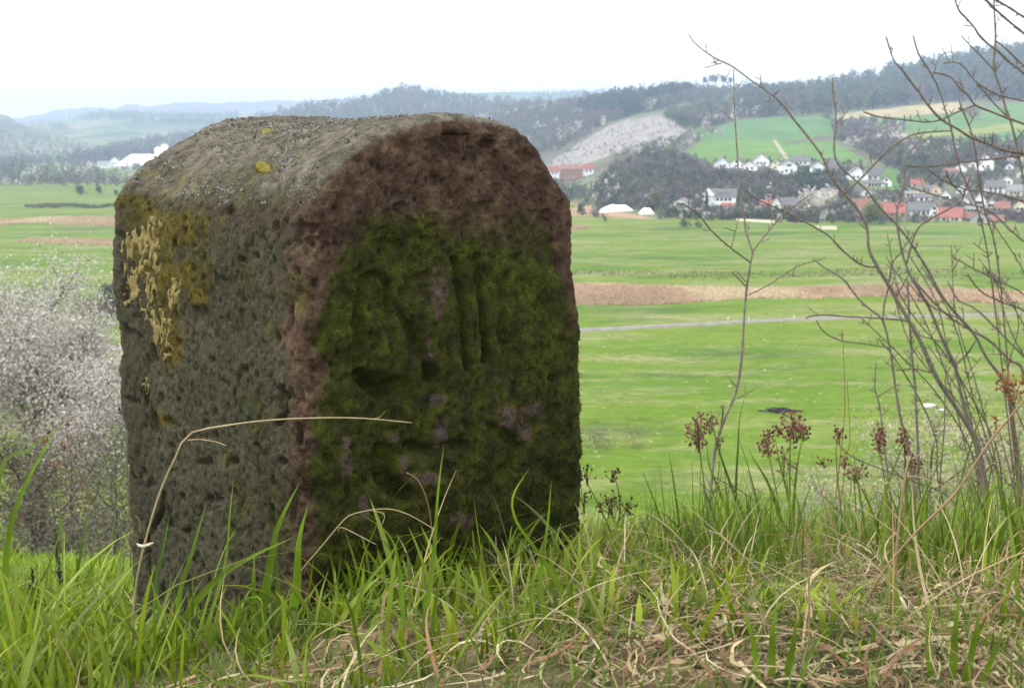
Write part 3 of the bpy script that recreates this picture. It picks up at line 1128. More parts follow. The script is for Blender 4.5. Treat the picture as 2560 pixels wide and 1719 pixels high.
# taller stiff blades in clumps on the right
rt_ = scatter(18000, 1.5, 2.9, lambda x, y: (x > 0.25) * sstep(0.45, 0.62, patch(x, y, 4.5, 47)))
k = len(rt_)
gparts.append(blades(rt_, rng.gamma(6, 0.0165, k), rng.gamma(5, 0.00045, k) + 0.001, rng.uniform(0, 6.28, k), rng.uniform(0.0, 0.38, k), rng.gamma(2, 0.07, k), greens(k, (0.06, 0.11, 0.012), (0.17, 0.24, 0.018)), 5))
# short sward under everything
rt_ = scatter(36000, 0.95, 3.4, None)
k = len(rt_)
gparts.append(blades(rt_, rng.uniform(0.012, 0.05, k), rng.uniform(0.001, 0.0026, k), rng.uniform(0, 6.28, k), rng.uniform(0.1, 0.8, k), rng.uniform(0, 0.5, k), greens(k, (0.06, 0.11, 0.012), (0.15, 0.23, 0.025)), 3))
join('grass', gparts, M_blade, 'fresh green grass growing round the stone')
# bank towards the crest: sunlit brightness put in the blade colour; finer because farther
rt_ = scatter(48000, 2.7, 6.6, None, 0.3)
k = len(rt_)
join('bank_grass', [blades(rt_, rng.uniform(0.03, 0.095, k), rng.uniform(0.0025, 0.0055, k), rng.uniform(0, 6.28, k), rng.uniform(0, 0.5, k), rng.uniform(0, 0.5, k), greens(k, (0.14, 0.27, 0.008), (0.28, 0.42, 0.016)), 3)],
     M_blade, 'bright green grass on the bank behind the stone')

# last year's grass: curled straws lying in tangles
dparts = []


def tangle(root, length, width, col, segs=7, lift=0.35, curl=0.55):
    k = len(root)
    az = rng.uniform(0, 6.28, k)
    el = rng.normal(lift, 0.35, k)
    ca, ce = rng.normal(0, curl, k), rng.normal(-0.22, 0.16, k)
    p = root.copy()
    st = length / segs
    pts, sds = [], []
    for i in range(segs + 1):
        d = np.stack([np.cos(az) * np.cos(el), np.sin(az) * np.cos(el), np.sin(el)], -1)
        s_ = np.stack([-np.sin(az), np.cos(az), 0.5 * np.sin(3 * az)], -1)
        pts.append(p.copy())
        sds.append(s_)
        p = p + d * st[:, None]
        az = az + ca
        el = np.clip(el + ce, -1.1, 1.3)
    pts = np.stack(pts, 1)
    flo = gz(pts[:, :, 0].ravel(), pts[:, :, 1].ravel()).reshape(pts.shape[:2]) + 0.002
    low = np.maximum(flo + (np.arange(k) % 17)[:, None] * 0.0009, pts[:, :, 2])
    pts[:, :, 2] = low
    vv = []
    for i in range(segs + 1):
        ww = width * (1 - (i / segs) ** 2 * 0.8) * 0.5
        vv += [pts[:, i] - sds[i] * ww[:, None], pts[:, i] + sds[i] * ww[:, None]]
    v = np.stack(vv, 1)
    m = 2 * (segs + 1)
    base = np.arange(k)[:, None] * m
    q = np.concatenate([np.stack([base + 2 * i, base + 2 * i + 1, base + 2 * i + 3, base + 2 * i + 2], -1) for i in range(segs)], 1).reshape(-1, 4)
    return v.reshape(-1, 3), q, np.repeat(col, m, 0)


def outside(part_root):
    return part_root[~stone_inside(part_root[:, 0], part_root[:, 1], 0.03)]


rt_ = outside(scatter(36000, 1.0, 2.6, lambda x, y: dry_field(x, y) * sstep(0.34, 0.6, patch(x, y, 5, 37) + 0.1)))
k = len(rt_)
dparts.append(tangle(rt_, rng.gamma(4, 0.017, k), rng.gamma(4, 0.0004, k) + 0.0007, straws(k)))
rt_ = outside(scatter(2600, 1.0, 3.2, lambda x, y: np.clip(dry_field(x, y) + 0.12, 0, 1)))
k = len(rt_)
dparts.append(blades(rt_, rng.gamma(5, 0.018, k), rng.uniform(0.0010, 0.0024, k), rng.uniform(0, 6.28, k), rng.uniform(0.0, 0.9, k), rng.gamma(2, 0.25, k), straws(k), 6))
# broad curled dead leaves
rt_ = outside(scatter(1100, 1.0, 2.6, lambda x, y: dry_field(x, y)))
k = len(rt_)
dparts.append(tangle(rt_, rng.uniform(0.02, 0.06, k), rng.uniform(0.004, 0.010, k), straws(k), 6, 0.5, 0.5))
join('dry_grass', dparts, M_dry, "last year's straw-coloured grass lying in tangles")
#@@PART4
# ------------------------------------------------------------------ single plants near the stone
def line3(px, y0, y1, n=22, wob=0.0):
    """photo polyline, root first -> world polyline between two distances"""
    q = smooth_line(px, n)
    y = np.linspace(y0, y1, n) + wob * np.sin(np.linspace(0, 5, n))
    return P(q[:, 0], q[:, 1], y)


def clear_y(us):
    """nearest distance of the stone over a span of columns, less a hand's breadth"""
    us = np.asarray(us, float)
    return float(np.min(np.interp(us, [200, 290, 745, 1445, 1500], [9.0, 1.75, 1.43, 1.71, 9.0]))) - 0.05


def root_y(u, v):
    return float(ground_hit(u, v)[1])


def root_at(u, v, y):
    p = P(u, v, y)
    p[2] = float(gz(p[0], p[1]))
    return p


def leaf_blade(m, pts, w, col, taper=1.6, fold=0.25, turn=0.3):
    """a grass leaf: keeled ribbon along a line, w = full width"""
    pts = np.asarray(pts)
    n_ = len(pts)
    t = np.linspace(0, 1, n_)
    tg = np.gradient(pts, axis=0)
    tg /= np.linalg.norm(tg, axis=1, keepdims=True)
    view = np.array([0.0, 1.0, 0.0])
    s = np.cross(tg, view)
    s /= np.linalg.norm(s, axis=1, keepdims=True) + 1e-9
    a = turn + 0.5 * t
    d = np.cross(s, tg)
    s = s * np.cos(a)[:, None] + d * np.sin(a)[:, None]
    d = np.cross(s, tg)
    ww = (w * 0.5 * np.minimum(1, 0.55 + 1.6 * t) * (1 - t ** taper))[:, None] + 0.0001
    v = np.stack([pts - s * ww, pts + d * ww * fold, pts + s * ww], 1).reshape(-1, 3)
    i = np.arange(n_ - 1)[:, None] * 3
    q = np.concatenate([np.stack([i + k, i + k + 1, i + k + 4, i + k + 3], -1).reshape(-1, 4) for k in (0, 1)])
    c = np.asarray(col) * (0.9 + 0.2 * np.sin(np.linspace(0, 9, n_ * 3)))[:, None]
    m.add(v, q, c=c)


def px2m(px, y):
    return px / FPX * y


GREEN = np.array([0.15, 0.25, 0.018])
DEEP = np.array([0.055, 0.115, 0.016])


def tuft(name, label, base_px, leaves, cat='grass tuft', group=None):
    """leaves: (photo polyline root first, width px, colour, towards camera m)"""
    yb = min(root_y(*base_px), clear_y([q[0] for lf in leaves for q in lf[0]]))
    root = root_at(*base_px, yb)
    o = thing(name, root, label, cat, group)
    for px, w, col, fwd in leaves:
        px = [(px[0][0], max(px[0][1], base_px[1] - 20))] + list(px[1:])
        pts = line3(px, yb, yb - fwd)
        pts[0, 2] = min(pts[0, 2], float(gz(pts[0, 0], pts[0, 1])) + 0.005)
        m = MB()
        leaf_blade(m, pts - root, px2m(w, yb), np.asarray(col) * rng.uniform(0.85, 1.15), turn=rng.uniform(-0.5, 0.5))
        m.build('blade', M_blade, o)
    return o


tuft('grass_tuft', 'tall grass tuft at the left picture edge with a long blade leaning over the blossom', (30, 1640), [
    ([(10, 1640), (15, 1400), (40, 1270), (95, 1150), (170, 1030)], 22, GREEN * 0.85, .05),
    ([(-30, 1500), (0, 1190), (60, 1130), (130, 1080), (160, 1050)], 16, GREEN, .02),
    ([(60, 1640), (75, 1500), (120, 1420), (160, 1290)], 13, GREEN * 0.8, -.02),
    ([(70, 1660), (60, 1500), (75, 1400)], 16, GREEN * 1.1, .04)])
tuft('grass_tuft', 'thin upright grass tuft between the blossom tree and the left edge of the stone', (170, 1540), [
    ([(165, 1540), (158, 1400), (148, 1250), (150, 1150)], 10, GREEN * 0.9, .0),
    ([(190, 1540), (195, 1430), (215, 1300), (222, 1260)], 9, GREEN * 0.8, .0),
    ([(180, 1540), (210, 1460), (240, 1400), (275, 1340)], 10, GREEN, .03)])
tuft('grass_tuft', 'grass tuft with a long blade bent right across the foot of the grey left face', (470, 1600), [
    ([(430, 1600), (470, 1530), (540, 1450), (630, 1390), (740, 1340)], 20, GREEN * 0.95, .03),
    ([(440, 1600), (450, 1480), (480, 1380), (515, 1260)], 15, GREEN, .0),
    ([(420, 1600), (390, 1480), (410, 1360), (425, 1280)], 11, DEEP * 1.7, .02),
    ([(480, 1600), (482, 1500), (482, 1430)], 12, GREEN, .05),
    ([(505, 1600), (560, 1420), (575, 1280), (585, 1190)], 13, GREEN * 1.05, .0),
    ([(490, 1600), (550, 1400), (590, 1320)], 10, GREEN * 1.2, -.01)])
tuft('grass_tuft', 'grass tuft with broad upright blades before the front corner of the stone', (680, 1580), [
    ([(650, 1580), (670, 1440), (690, 1330), (720, 1260), (750, 1205)], 26, GREEN, .02),
    ([(635, 1580), (634, 1470), (636, 1368)], 17, GREEN * 0.95, .0),
    ([(680, 1580), (695, 1500), (690, 1350), (715, 1290)], 14, GREEN * 0.9, .0),
    ([(715, 1600), (740, 1480), (748, 1350), (770, 1260)], 30, GREEN * 1.15, .12),
    ([(580, 1580), (600, 1510), (640, 1490), (655, 1510), (645, 1535)], 9, GREEN * 1.3, .06)])
tuft('grass_tuft', 'grass tuft with one tall straight blade before the mossy carved face', (1055, 1620), [
    ([(1050, 1620), (1070, 1500), (1085, 1380), (1095, 1230), (1110, 1108)], 18, GREEN, .03),
    ([(1080, 1620), (1085, 1540), (1100, 1440), (1112, 1370)], 14, GREEN * 0.9, .02),
    ([(880, 1640), (900, 1490), (980, 1380), (1000, 1335)], 15, GREEN * 0.9, .06),
    ([(1010, 1600), (1000, 1440), (975, 1340), (890, 1275)], 16, GREEN, .03),
    ([(1020, 1600), (1010, 1480), (990, 1400)], 8, DEEP * 1.6, .0)])
tuft('grass_tuft', 'grass tuft with a hooked blade curving left over the moss near the right corner', (1420, 1560), [
    ([(1440, 1560), (1390, 1450), (1330, 1360), (1290, 1300), (1282, 1240), (1322, 1172)], 20, GREEN * 0.95, .03),
    ([(1350, 1560), (1352, 1440), (1370, 1300), (1378, 1200)], 15, GREEN, .02),
    ([(1430, 1560), (1425, 1450), (1405, 1345)], 15, GREEN, .0),
    ([(1330, 1560), (1330, 1470), (1345, 1415), (1352, 1412), (1338, 1440)], 14, GREEN * 1.3, .05),
    ([(1230, 1560), (1210, 1420), (1195, 1330), (1185, 1250)], 11, GREEN * 0.9, .0),
    ([(1470, 1560), (1480, 1460), (1510, 1420), (1590, 1410)], 14, GREEN * 0.9, .05)])
tuft('grass_tuft', 'dark green rush-like tuft with stiff blades right of the bare sapling', (1960, 1420), [
    ([(1900, 1440), (1860, 1290), (1830, 1220), (1790, 1100), (1776, 1015)], 11, DEEP, .0),
    ([(1840, 1250), (1840, 1220), (1845, 1120), (1850, 1040), (1868, 972)], 9, DEEP * 1.1, .0),
    ([(1860, 1330), (1800, 1230), (1775, 1170), (1764, 1095)], 11, GREEN * 0.7, .0),
    ([(2000, 1400), (1970, 1240), (1950, 1160), (1936, 1085)], 9, DEEP * 1.2, .02),
    ([(1975, 1270), (1990, 1190), (2005, 1100), (2010, 1060)], 9, GREEN * 0.6, .02),
    ([(1980, 1380), (1930, 1230), (1880, 1140), (1866, 1110)], 13, GREEN * 0.75, .0),
    ([(1895, 1560), (1900, 1400), (1925, 1290), (1930, 1220)], 15, GREEN * 1.0, .08),
    ([(1870, 1560), (1850, 1420), (1832, 1340)], 14, GREEN, .05),
    ([(1930, 1400), (1895, 1260), (1870, 1180), (1850, 1170)], 9, GREEN * 0.8, .0)])
tuft('grass_tuft', 'broad bladed grass tuft at the right edge beside the thick straw stem', (2520, 1460), [
    ([(2560, 1400), (2530, 1310), (2500, 1230), (2492, 1165)], 26, GREEN * 0.8, .06),
    ([(2480, 1460), (2490, 1380), (2520, 1300), (2570, 1250)], 18, GREEN, .03),
    ([(2440, 1460), (2450, 1350), (2470, 1280)], 12, GREEN * 0.9, .0)])
tuft('grass_tuft', 'grass tuft of short broad blades at the bottom edge right of centre', (1940, 1716), [
    ([(1930, 1716), (1930, 1600), (1940, 1510)], 24, GREEN * 0.85, .04),
    ([(1960, 1716), (1985, 1600), (1990, 1530)], 22, GREEN * 0.75, .04),
    ([(1900, 1716), (1880, 1590), (1850, 1500)], 20, GREEN, .04),
    ([(2000, 1716), (2030, 1620), (2080, 1560)], 10, GREEN * 0.9, .02)])
tuft('grass_tuft', 'grass tuft of short broad blades in the bottom right corner', (2380, 1716), [
    ([(2380, 1716), (2390, 1560), (2400, 1480)], 24, GREEN * 0.85, .04),
    ([(2410, 1716), (2440, 1580), (2445, 1500)], 20, GREEN * 0.7, .03),
    ([(2330, 1716), (2320, 1590), (2325, 1490)], 22, GREEN * 0.95, .03),
    ([(2450, 1716), (2490, 1620), (2520, 1540)], 18, GREEN * 0.8, .02)])

# dry stalks
STRAW = np.array([0.40, 0.32, 0.17])


def stalk(label, runs, base_px, fwd=0.0, col=STRAW, extra=None, name='dry_stalk', cat='dry stalk'):
    """runs: (photo polyline root first, width px at root, at tip)"""
    yb = min(root_y(*base_px), clear_y(np.concatenate([np.linspace(a_[0], b2_[0], 5) for rn in runs for a_, b2_ in zip(rn[0][:-1], rn[0][1:])])))
    root = root_at(*base_px, yb)
    o = thing(name, root, label, cat)
    for k, (px, w0, w1) in enumerate(runs):
        pts = line3(px, yb - fwd * (k > 0) * 0.3, yb - fwd, 30)
        m = MB().tube(pts - root, np.linspace(px2m(w0 * .5, yb), px2m(w1 * .6, yb), 30) / 2, 6, np.asarray(col) * .85)
        m.build('stem' if k == 0 else 'side_leaf', M_straw, o)
    return o, root, yb


o, root, yb = stalk('bent dry stalk crossing the left and front faces of the stone at half height',
                    [([(330, 1640), (338, 1480), (360, 1365), (400, 1230), (440, 1140), (472, 1085), (560, 1064), (700, 1048), (880, 1044), (1030, 1056)], 15, 4),
                     ([(470, 1100), (500, 1098), (540, 1104), (565, 1113)], 6, 3), ([(930, 1048), (950, 1042), (962, 1028)], 5, 2), ([(352, 1330), (348, 1300), (340, 1290)], 12, 5)], (330, 1640), 0.06)
m = MB()
jp = line3([(342, 1358), (352, 1364), (366, 1363), (384, 1356)], yb - .01, yb - .02, 14)
m.tube(jp - root, px2m(np.interp(np.linspace(0, 1, 14), [0, .2, .8, 1], [3, 9, 9, 3]), yb) / 2, 6, (0.50, 0.44, 0.33))
m.build('node', M_straw, o)
stalk('arched dry grass stem rising over the lower part of the mossy face', [
    ([(690, 1560), (740, 1445), (800, 1370), (850, 1310), (880, 1285), (960, 1271), (1020, 1285), (1090, 1325)], 7, 4),
    ([(845, 1330), (850, 1318), (870, 1324), (940, 1360)], 5, 3), ([(930, 1275), (960, 1285), (955, 1310), (945, 1320)], 4, 2)], (690, 1560), 0.04)
stalk('thin ochre stalk curving up over the moss beside the tall blade', [
    ([(1110, 1500), (1085, 1360), (1070, 1260), (1045, 1200), (1015, 1180)], 7, 5)], (1110, 1500), 0.02, np.array([0.30, 0.20, 0.08]))
stalk('thick straw stem slanting up to the right picture edge', [
    ([(2140, 1560), (2200, 1440), (2290, 1330), (2390, 1230), (2470, 1110), (2560, 1000), (2640, 900)], 15, 10),
    ([(2460, 1180), (2480, 1160), (2490, 1158)], 10, 6)], (2140, 1560), 0.05, np.array([0.30, 0.20, 0.11]))
stalk('upright straw stalk with a drooping top before the right shrub', [
    ([(2232, 1500), (2240, 1400), (2250, 1280), (2265, 1180), (2275, 1140)], 18, 9), ([(2262, 1200), (2230, 1205), (2190, 1212), (2150, 1220)], 7, 4),
    ([(2270, 1190), (2310, 1195), (2370, 1220)], 7, 3), ([(2275, 1150), (2310, 1130), (2330, 1128)], 6, 3)], (2232, 1500), 0.02, np.array([0.40, 0.28, 0.15]))
stalk('thin reddish upright stalk left of the right shrub', [
    ([(2070, 1380), (2085, 1270), (2100, 1150), (2110, 1050), (2112, 980), (2106, 820)], 8, 3), ([(2098, 1290), (2115, 1150), (2125, 1090), (2118, 950)], 6, 3)], (2070, 1380), 0.0, np.array([0.27, 0.15, 0.07]))
stalk('long dry stalk lying across the grass before the mossy face', [
    ([(760, 1600), (850, 1530), (960, 1495), (1110, 1470), (1200, 1485), (1330, 1515)], 10, 6)], (760, 1600), 0.0, np.array([0.33, 0.24, 0.12]))
stalk('long dry stalk slanting across the bottom of the picture left of centre', [
    ([(820, 1710), (900, 1680), (1050, 1650), (1150, 1620), (1240, 1580), (1340, 1545), (1460, 1560)], 8, 6)], (820, 1710), 0.05, np.array([0.38, 0.29, 0.15]))
stalk('dry stalk lying flat on the straw right of the stone', [
    ([(1600, 1500), (1720, 1470), (1820, 1445), (1900, 1430), (1920, 1425)], 8, 5)], (1600, 1500), 0.0, np.array([0.34, 0.25, 0.13]))
stalk('pale bent stalk lying in the grass below the right shrub', [
    ([(2330, 1480), (2200, 1440), (2080, 1445), (1960, 1480), (1900, 1500)], 7, 5)], (2330, 1480), 0.0)
stalk('short broken straw standing in the bottom right grass', [
    ([(2310, 1710), (2240, 1630), (2180, 1560), (2160, 1545)], 9, 7)], (2310, 1710), 0.0, np.array([0.42, 0.36, 0.24]))
stalk('curled pale straw in the grass at the far left below the stone', [
    ([(10, 1500), (40, 1470), (80, 1452), (120, 1462), (150, 1480), (155, 1500)], 7, 4)], (10, 1560), 0.0, np.array([0.45, 0.42, 0.22]))


# wood rush: thin stems with clusters of brown seeds
def rush(label, base_px, stems, heads, hue=(0.13, 0.055, 0.035)):
    """stems: photo polylines; heads: (u, v, ru, rv, seeds)"""
    yb = root_y(*base_px)
    root = ground_hit(*base_px)
    o = thing('wood_rush', root, label, 'wood rush', 'wood rushes with brown seed heads')
    for px, w in stems:
        pts = line3(px, yb, yb - 0.02, 20)
        MB().tube(pts - root, np.linspace(px2m(w, yb), px2m(w * 0.5, yb), 20) / 2, 5, (0.16, 0.11, 0.055)).build('stem', M_straw, o)
    for (u, v, ru, rv_, ns) in heads:
        m = MB()
        c = P(u, v + rv_ * 1.0, yb - 0.02) - root
        ctr = P(u, v - rv_ * 0.3, yb - 0.02) - root
        m.tube(smooth_line([c, (c + ctr) / 2, ctr], 4), px2m(2.5, yb) / 2, 4, np.array(hue))
        for _ in range(int(ns * .8)):
            a, r_ = rng.uniform(0, 6.28), math.sqrt(rng.random())
            p = P(u + ru * r_ * math.cos(a), v + rv_ * r_ * math.sin(a), yb - 0.02 + rng.normal(0, px2m(ru, yb) * 0.6)) - root
            og = c + (ctr - c) * rng.uniform(0, 1.25) + rng.normal(0, px2m(ru, yb) * .12, 3)
            m.tube(smooth_line([og, (og + p) / 2 + np.array([0, 0, 0.002]), p], 4), px2m(1.5, yb) / 2, 4, np.array(hue) * 1.2)
            d = rng.normal(0, 0.5, 3) + np.array([0, 0, 0.7])
            hu = np.array(hue) * rng.uniform(0.45, 1.5)
            m.spindle(p, d, px2m(rng.uniform(7, 12), yb), px2m(rng.uniform(2.0, 3.2), yb), hu)
            if rng.random() < 0.6:
                m.spindle(p, d + rng.normal(0, 0.7, 3), px2m(rng.uniform(6, 10), yb), px2m(rng.uniform(1.8, 2.8), yb), hu * rng.uniform(0.7, 1.4))
        m.build('seed_head', M_seed, o)
    return o


rush('wood rush with sparse brown seeds against the right side of the stone', (1500, 1440), [
    ([(1500, 1440), (1530, 1350), (1500, 1270), (1465, 1200)], 5), ([(1505, 1440), (1548, 1300), (1545, 1220), (1530, 1180)], 5), ([(1510, 1440), (1540, 1320), (1570, 1270)], 4)],
    [(1468, 1190, 22, 25, 14), (1530, 1185, 20, 22, 16), (1530, 1260, 40, 36, 34), (1570, 1265, 26, 26, 16), (1460, 1250, 18, 40, 12)], (0.10, 0.055, 0.03))
rush('wood rush with a fine drooping brown head beside the bare sapling', (1775, 1400), [
    ([(1775, 1400), (1765, 1250), (1750, 1130), (1745, 1080)], 6), ([(1780, 1400), (1790, 1250), (1800, 1150)], 5)],
    [(1745, 1080, 34, 50, 70), (1775, 1060, 20, 26, 26), (1800, 1115, 14, 24, 12)], (0.15, 0.075, 0.055))
rush('wood rush with a dense reddish brown double head in the stiff green tuft', (1975, 1410), [
    ([(1975, 1410), (1975, 1250), (1975, 1130), (1975, 1080)], 6), ([(1965, 1410), (1945, 1250), (1925, 1150), (1920, 1110)], 5)],
    [(1985, 1065, 40, 46, 80), (1920, 1110, 28, 34, 50), (2010, 1080, 18, 24, 24), (1945, 1075, 18, 18, 20), (1960, 1150, 40, 40, 20)], (0.15, 0.065, 0.05))
rush('wood rush with scattered dark seeds left of the upright straw stalk', (2130, 1420), [
    ([(2130, 1420), (2140, 1300), (2135, 1200), (2130, 1170)], 5), ([(2125, 1420), (2100, 1250), (2090, 1130), (2098, 1085)], 5)],
    [(2140, 1180, 34, 26, 36), (2098, 1085, 22, 24, 22), (2060, 1150, 24, 20, 10), (2110, 1150, 14, 20, 12)], (0.12, 0.055, 0.035))
rush('wood rush with two compact brown heads at the foot of the right shrub', (2270, 1430), [
    ([(2270, 1430), (2265, 1300), (2262, 1150), (2262, 1100)], 6), ([(2260, 1430), (2220, 1250), (2200, 1120)], 5)],
    [(2198, 1095, 22, 40, 44), (2262, 1100, 20, 34, 36), (2285, 1160, 26, 26, 26)], (0.13, 0.06, 0.035))
rush('wood rush with big rusty seeds at the right picture edge', (2560, 1420), [
    ([(2560, 1420), (2550, 1250), (2530, 1080), (2520, 990)], 7), ([(2565, 1420), (2540, 1250), (2500, 1080)], 5)],
    [(2515, 955, 34, 34, 34), (2535, 985, 30, 30, 28), (2490, 1060, 18, 26, 8), (2556, 945, 20, 18, 10)], (0.20, 0.085, 0.035))
rush('wood rush with a few round brown seeds before the blossom tree', (255, 1460), [
    ([(255, 1460), (235, 1270), (200, 1180), (170, 1110), (166, 1070)], 5), ([(238, 1270), (190, 1190), (140, 1165)], 4), ([(220, 1220), (150, 1130), (110, 1100)], 3)],
    [(170, 1060, 8, 8, 3), (160, 1110, 8, 16, 4), (135, 1160, 14, 10, 6), (105, 1095, 26, 20, 8)], (0.16, 0.06, 0.04))
rush('dark seeded stem leaning over the left edge of the stone at mid height', (330, 1500), [
    ([(330, 1500), (322, 1250), (312, 1050), (300, 990), (272, 958)], 4)], [(272, 958, 4, 4, 2), (302, 1030, 8, 6, 4)], (0.08, 0.04, 0.03))


def spike(label, px, w, base):
    yb = root_y(*base)
    root = ground_hit(*base)
    o = thing('grass_spike', root, label, 'grass spike', 'dark flowering grass spikes')
    pts = line3(px, yb, yb, 24) - root
    MB().tube(pts, px2m(4, yb) / 2, 5, (0.10, 0.13, 0.03)).build('stem', M_straw, o)
    m = MB()
    for k in range(46):
        t = 0.45 + 0.55 * k / 46
        p = pts[int(t * 23)]
        m.spindle(p, np.array([rng.normal(0, .5), rng.normal(0, .5), 1]), px2m(16, yb), px2m(w * 0.3 * (1.15 - t * 0.6), yb), np.array([0.05, 0.055, 0.03]) * rng.uniform(0.6, 1.5))
    m.build('seed_head', M_seed, o)


spike('taller dark flowering spike in the grass left of the stone', [(152, 1560), (150, 1450), (140, 1380), (137, 1320)], 15, (152, 1560))
spike('shorter dark flowering spike in the grass at the far left', [(90, 1600), (84, 1510), (80, 1460), (81, 1418)], 12, (90, 1600))

# ------------------------------------------------------------------ bare saplings and shrubs
def branch(m, px, w0, w1, y0, y1, org, n=None, buds=True, wob=0.015, twigs=0.5):
    n = n or max(10, 6 * len(px))
    pts = line3(px, y0, y1, n, wob)
    ym = (y0 + y1) / 2
    rad = px2m(w1 + (w0 * .60 - w1) * (1 - np.linspace(0, 1, n)) ** 1.2, ym) / 2
    rad = rad * (1 + 0.12 * np.sin(np.linspace(0, 40, n) + w0))
    m.tube(pts - org, rad, 7)
    if buds:
        ln = np.linalg.norm(np.diff(pts, axis=0), axis=1).sum()
        for t in np.arange(0.03, 0.98, 0.018 / max(ln, 0.05)):
            t = min(0.99, t + rng.uniform(-0.01, 0.01))
            i = t * (n - 1)
            a = int(i)
            p = pts[a] * (1 - i + a) + pts[min(a + 1, n - 1)] * (i - a)
            tg = pts[min(a + 1, n - 1)] - pts[a]
            tg = tg / (np.linalg.norm(tg) + 1e-9)
            side = np.cross(tg, rng.normal(size=3))
            side /= np.linalg.norm(side) + 1e-9
            r_ = np.interp(t, [0, 1], [rad[0], rad[-1]])
            if rng.random() < twigs * 0.42:
                L = rng.gamma(2.2, 0.016)
                e_ = p + (tg * 0.6 + side + np.array([0, 0, .3])) * L
                m.tube(smooth_line([p - org, (p + e_) / 2 - org + np.array([0, 0, -.002]), e_ - org], 6), np.linspace(min(r_ * 0.55, px2m(5, ym) / 2), px2m(2.2, ym) / 2, 6), 5)
                if L > 0.035:
                    f_ = p + (e_ - p) * 0.6
                    g_ = f_ + (tg * 0.7 - side * 0.6 + np.array([0, 0, .3])) * L * 0.5
                    m.tube(smooth_line([f_ - org, (f_ + g_) / 2 - org, g_ - org], 5), px2m(2.3, ym) / 2, 4)
                    m.spindle(g_ - org, tg - side, 0.007, 0.0015)
                m.spindle(e_ - org, tg * 0.6 + side, 0.008, 0.0017)
            else:
                m.spindle(p + side * r_ * 0.7 - org, tg + side * 0.55, rng.uniform(0.004, 0.0075), rng.uniform(0.0011, 0.0018))
        m.spindle(pts[-1] - org, pts[-1] - pts[-2], 0.009, 0.0018)


def woody(name, label, base_px, stems, y_base=None):
    """stems: list of lists of (photo polyline root first, w0, w1, y0, y1); the first run is the stem, the others branch off it"""
    root = ground_hit(*base_px) if y_base is None else P(base_px[0], base_px[1], y_base)
    root[2] = float(gz(root[0], root[1]))
    o = thing(name, root, label, 'shrub' if 'shrub' in name else 'sapling')
    for runs in stems:
        m = MB()
        branch(m, *runs[0][:3], runs[0][3], runs[0][4], root)
        st = m.build('stem', M_bark if runs[0][1] > 9 else M_twig, o)
        for rr in runs[1:]:
            m = MB()
            branch(m, *rr[:3], rr[3], rr[4], root)
            m.build('branch', M_twig, st)
    return o


YS = root_y(1765, 1390)
woody('bare_sapling', 'slender leafless sapling standing alone right of the stone', (1765, 1390), [[
    ([(1765, 1400), (1772, 1290), (1780, 1190), (1790, 1110), (1812, 1045), (1838, 985), (1851, 920), (1857, 850), (1862, 770), (1868, 710), (1877, 655), (1881, 632), (1874, 608), (1864, 575), (1860, 540), (1850, 480), (1844, 400), (1840, 340), (1836, 270), (1834, 180)], 17, 3, YS, YS + .1),
    ([(1876, 656), (1830, 622), (1782, 580), (1745, 535), (1712, 512)], 7, 3.5, YS + .05, YS - .05),
    ([(1880, 632), (1900, 604), (1922, 577), (1960, 535), (2020, 490)], 7, 3, YS + .05, YS + .2),
    ([(1869, 722), (1850, 700), (1832, 683)], 5, 3, YS + .05, YS),
    ([(1869, 738), (1922, 712), (1990, 668), (2060, 645)], 5, 2.5, YS + .05, YS + .2),
    ([(1800, 1080), (1806, 1040), (1808, 1015)], 6, 4, YS + .02, YS),
    ([(1782, 1190), (1850, 1225), (1900, 1260)], 5, 3, YS, YS + .2)]])

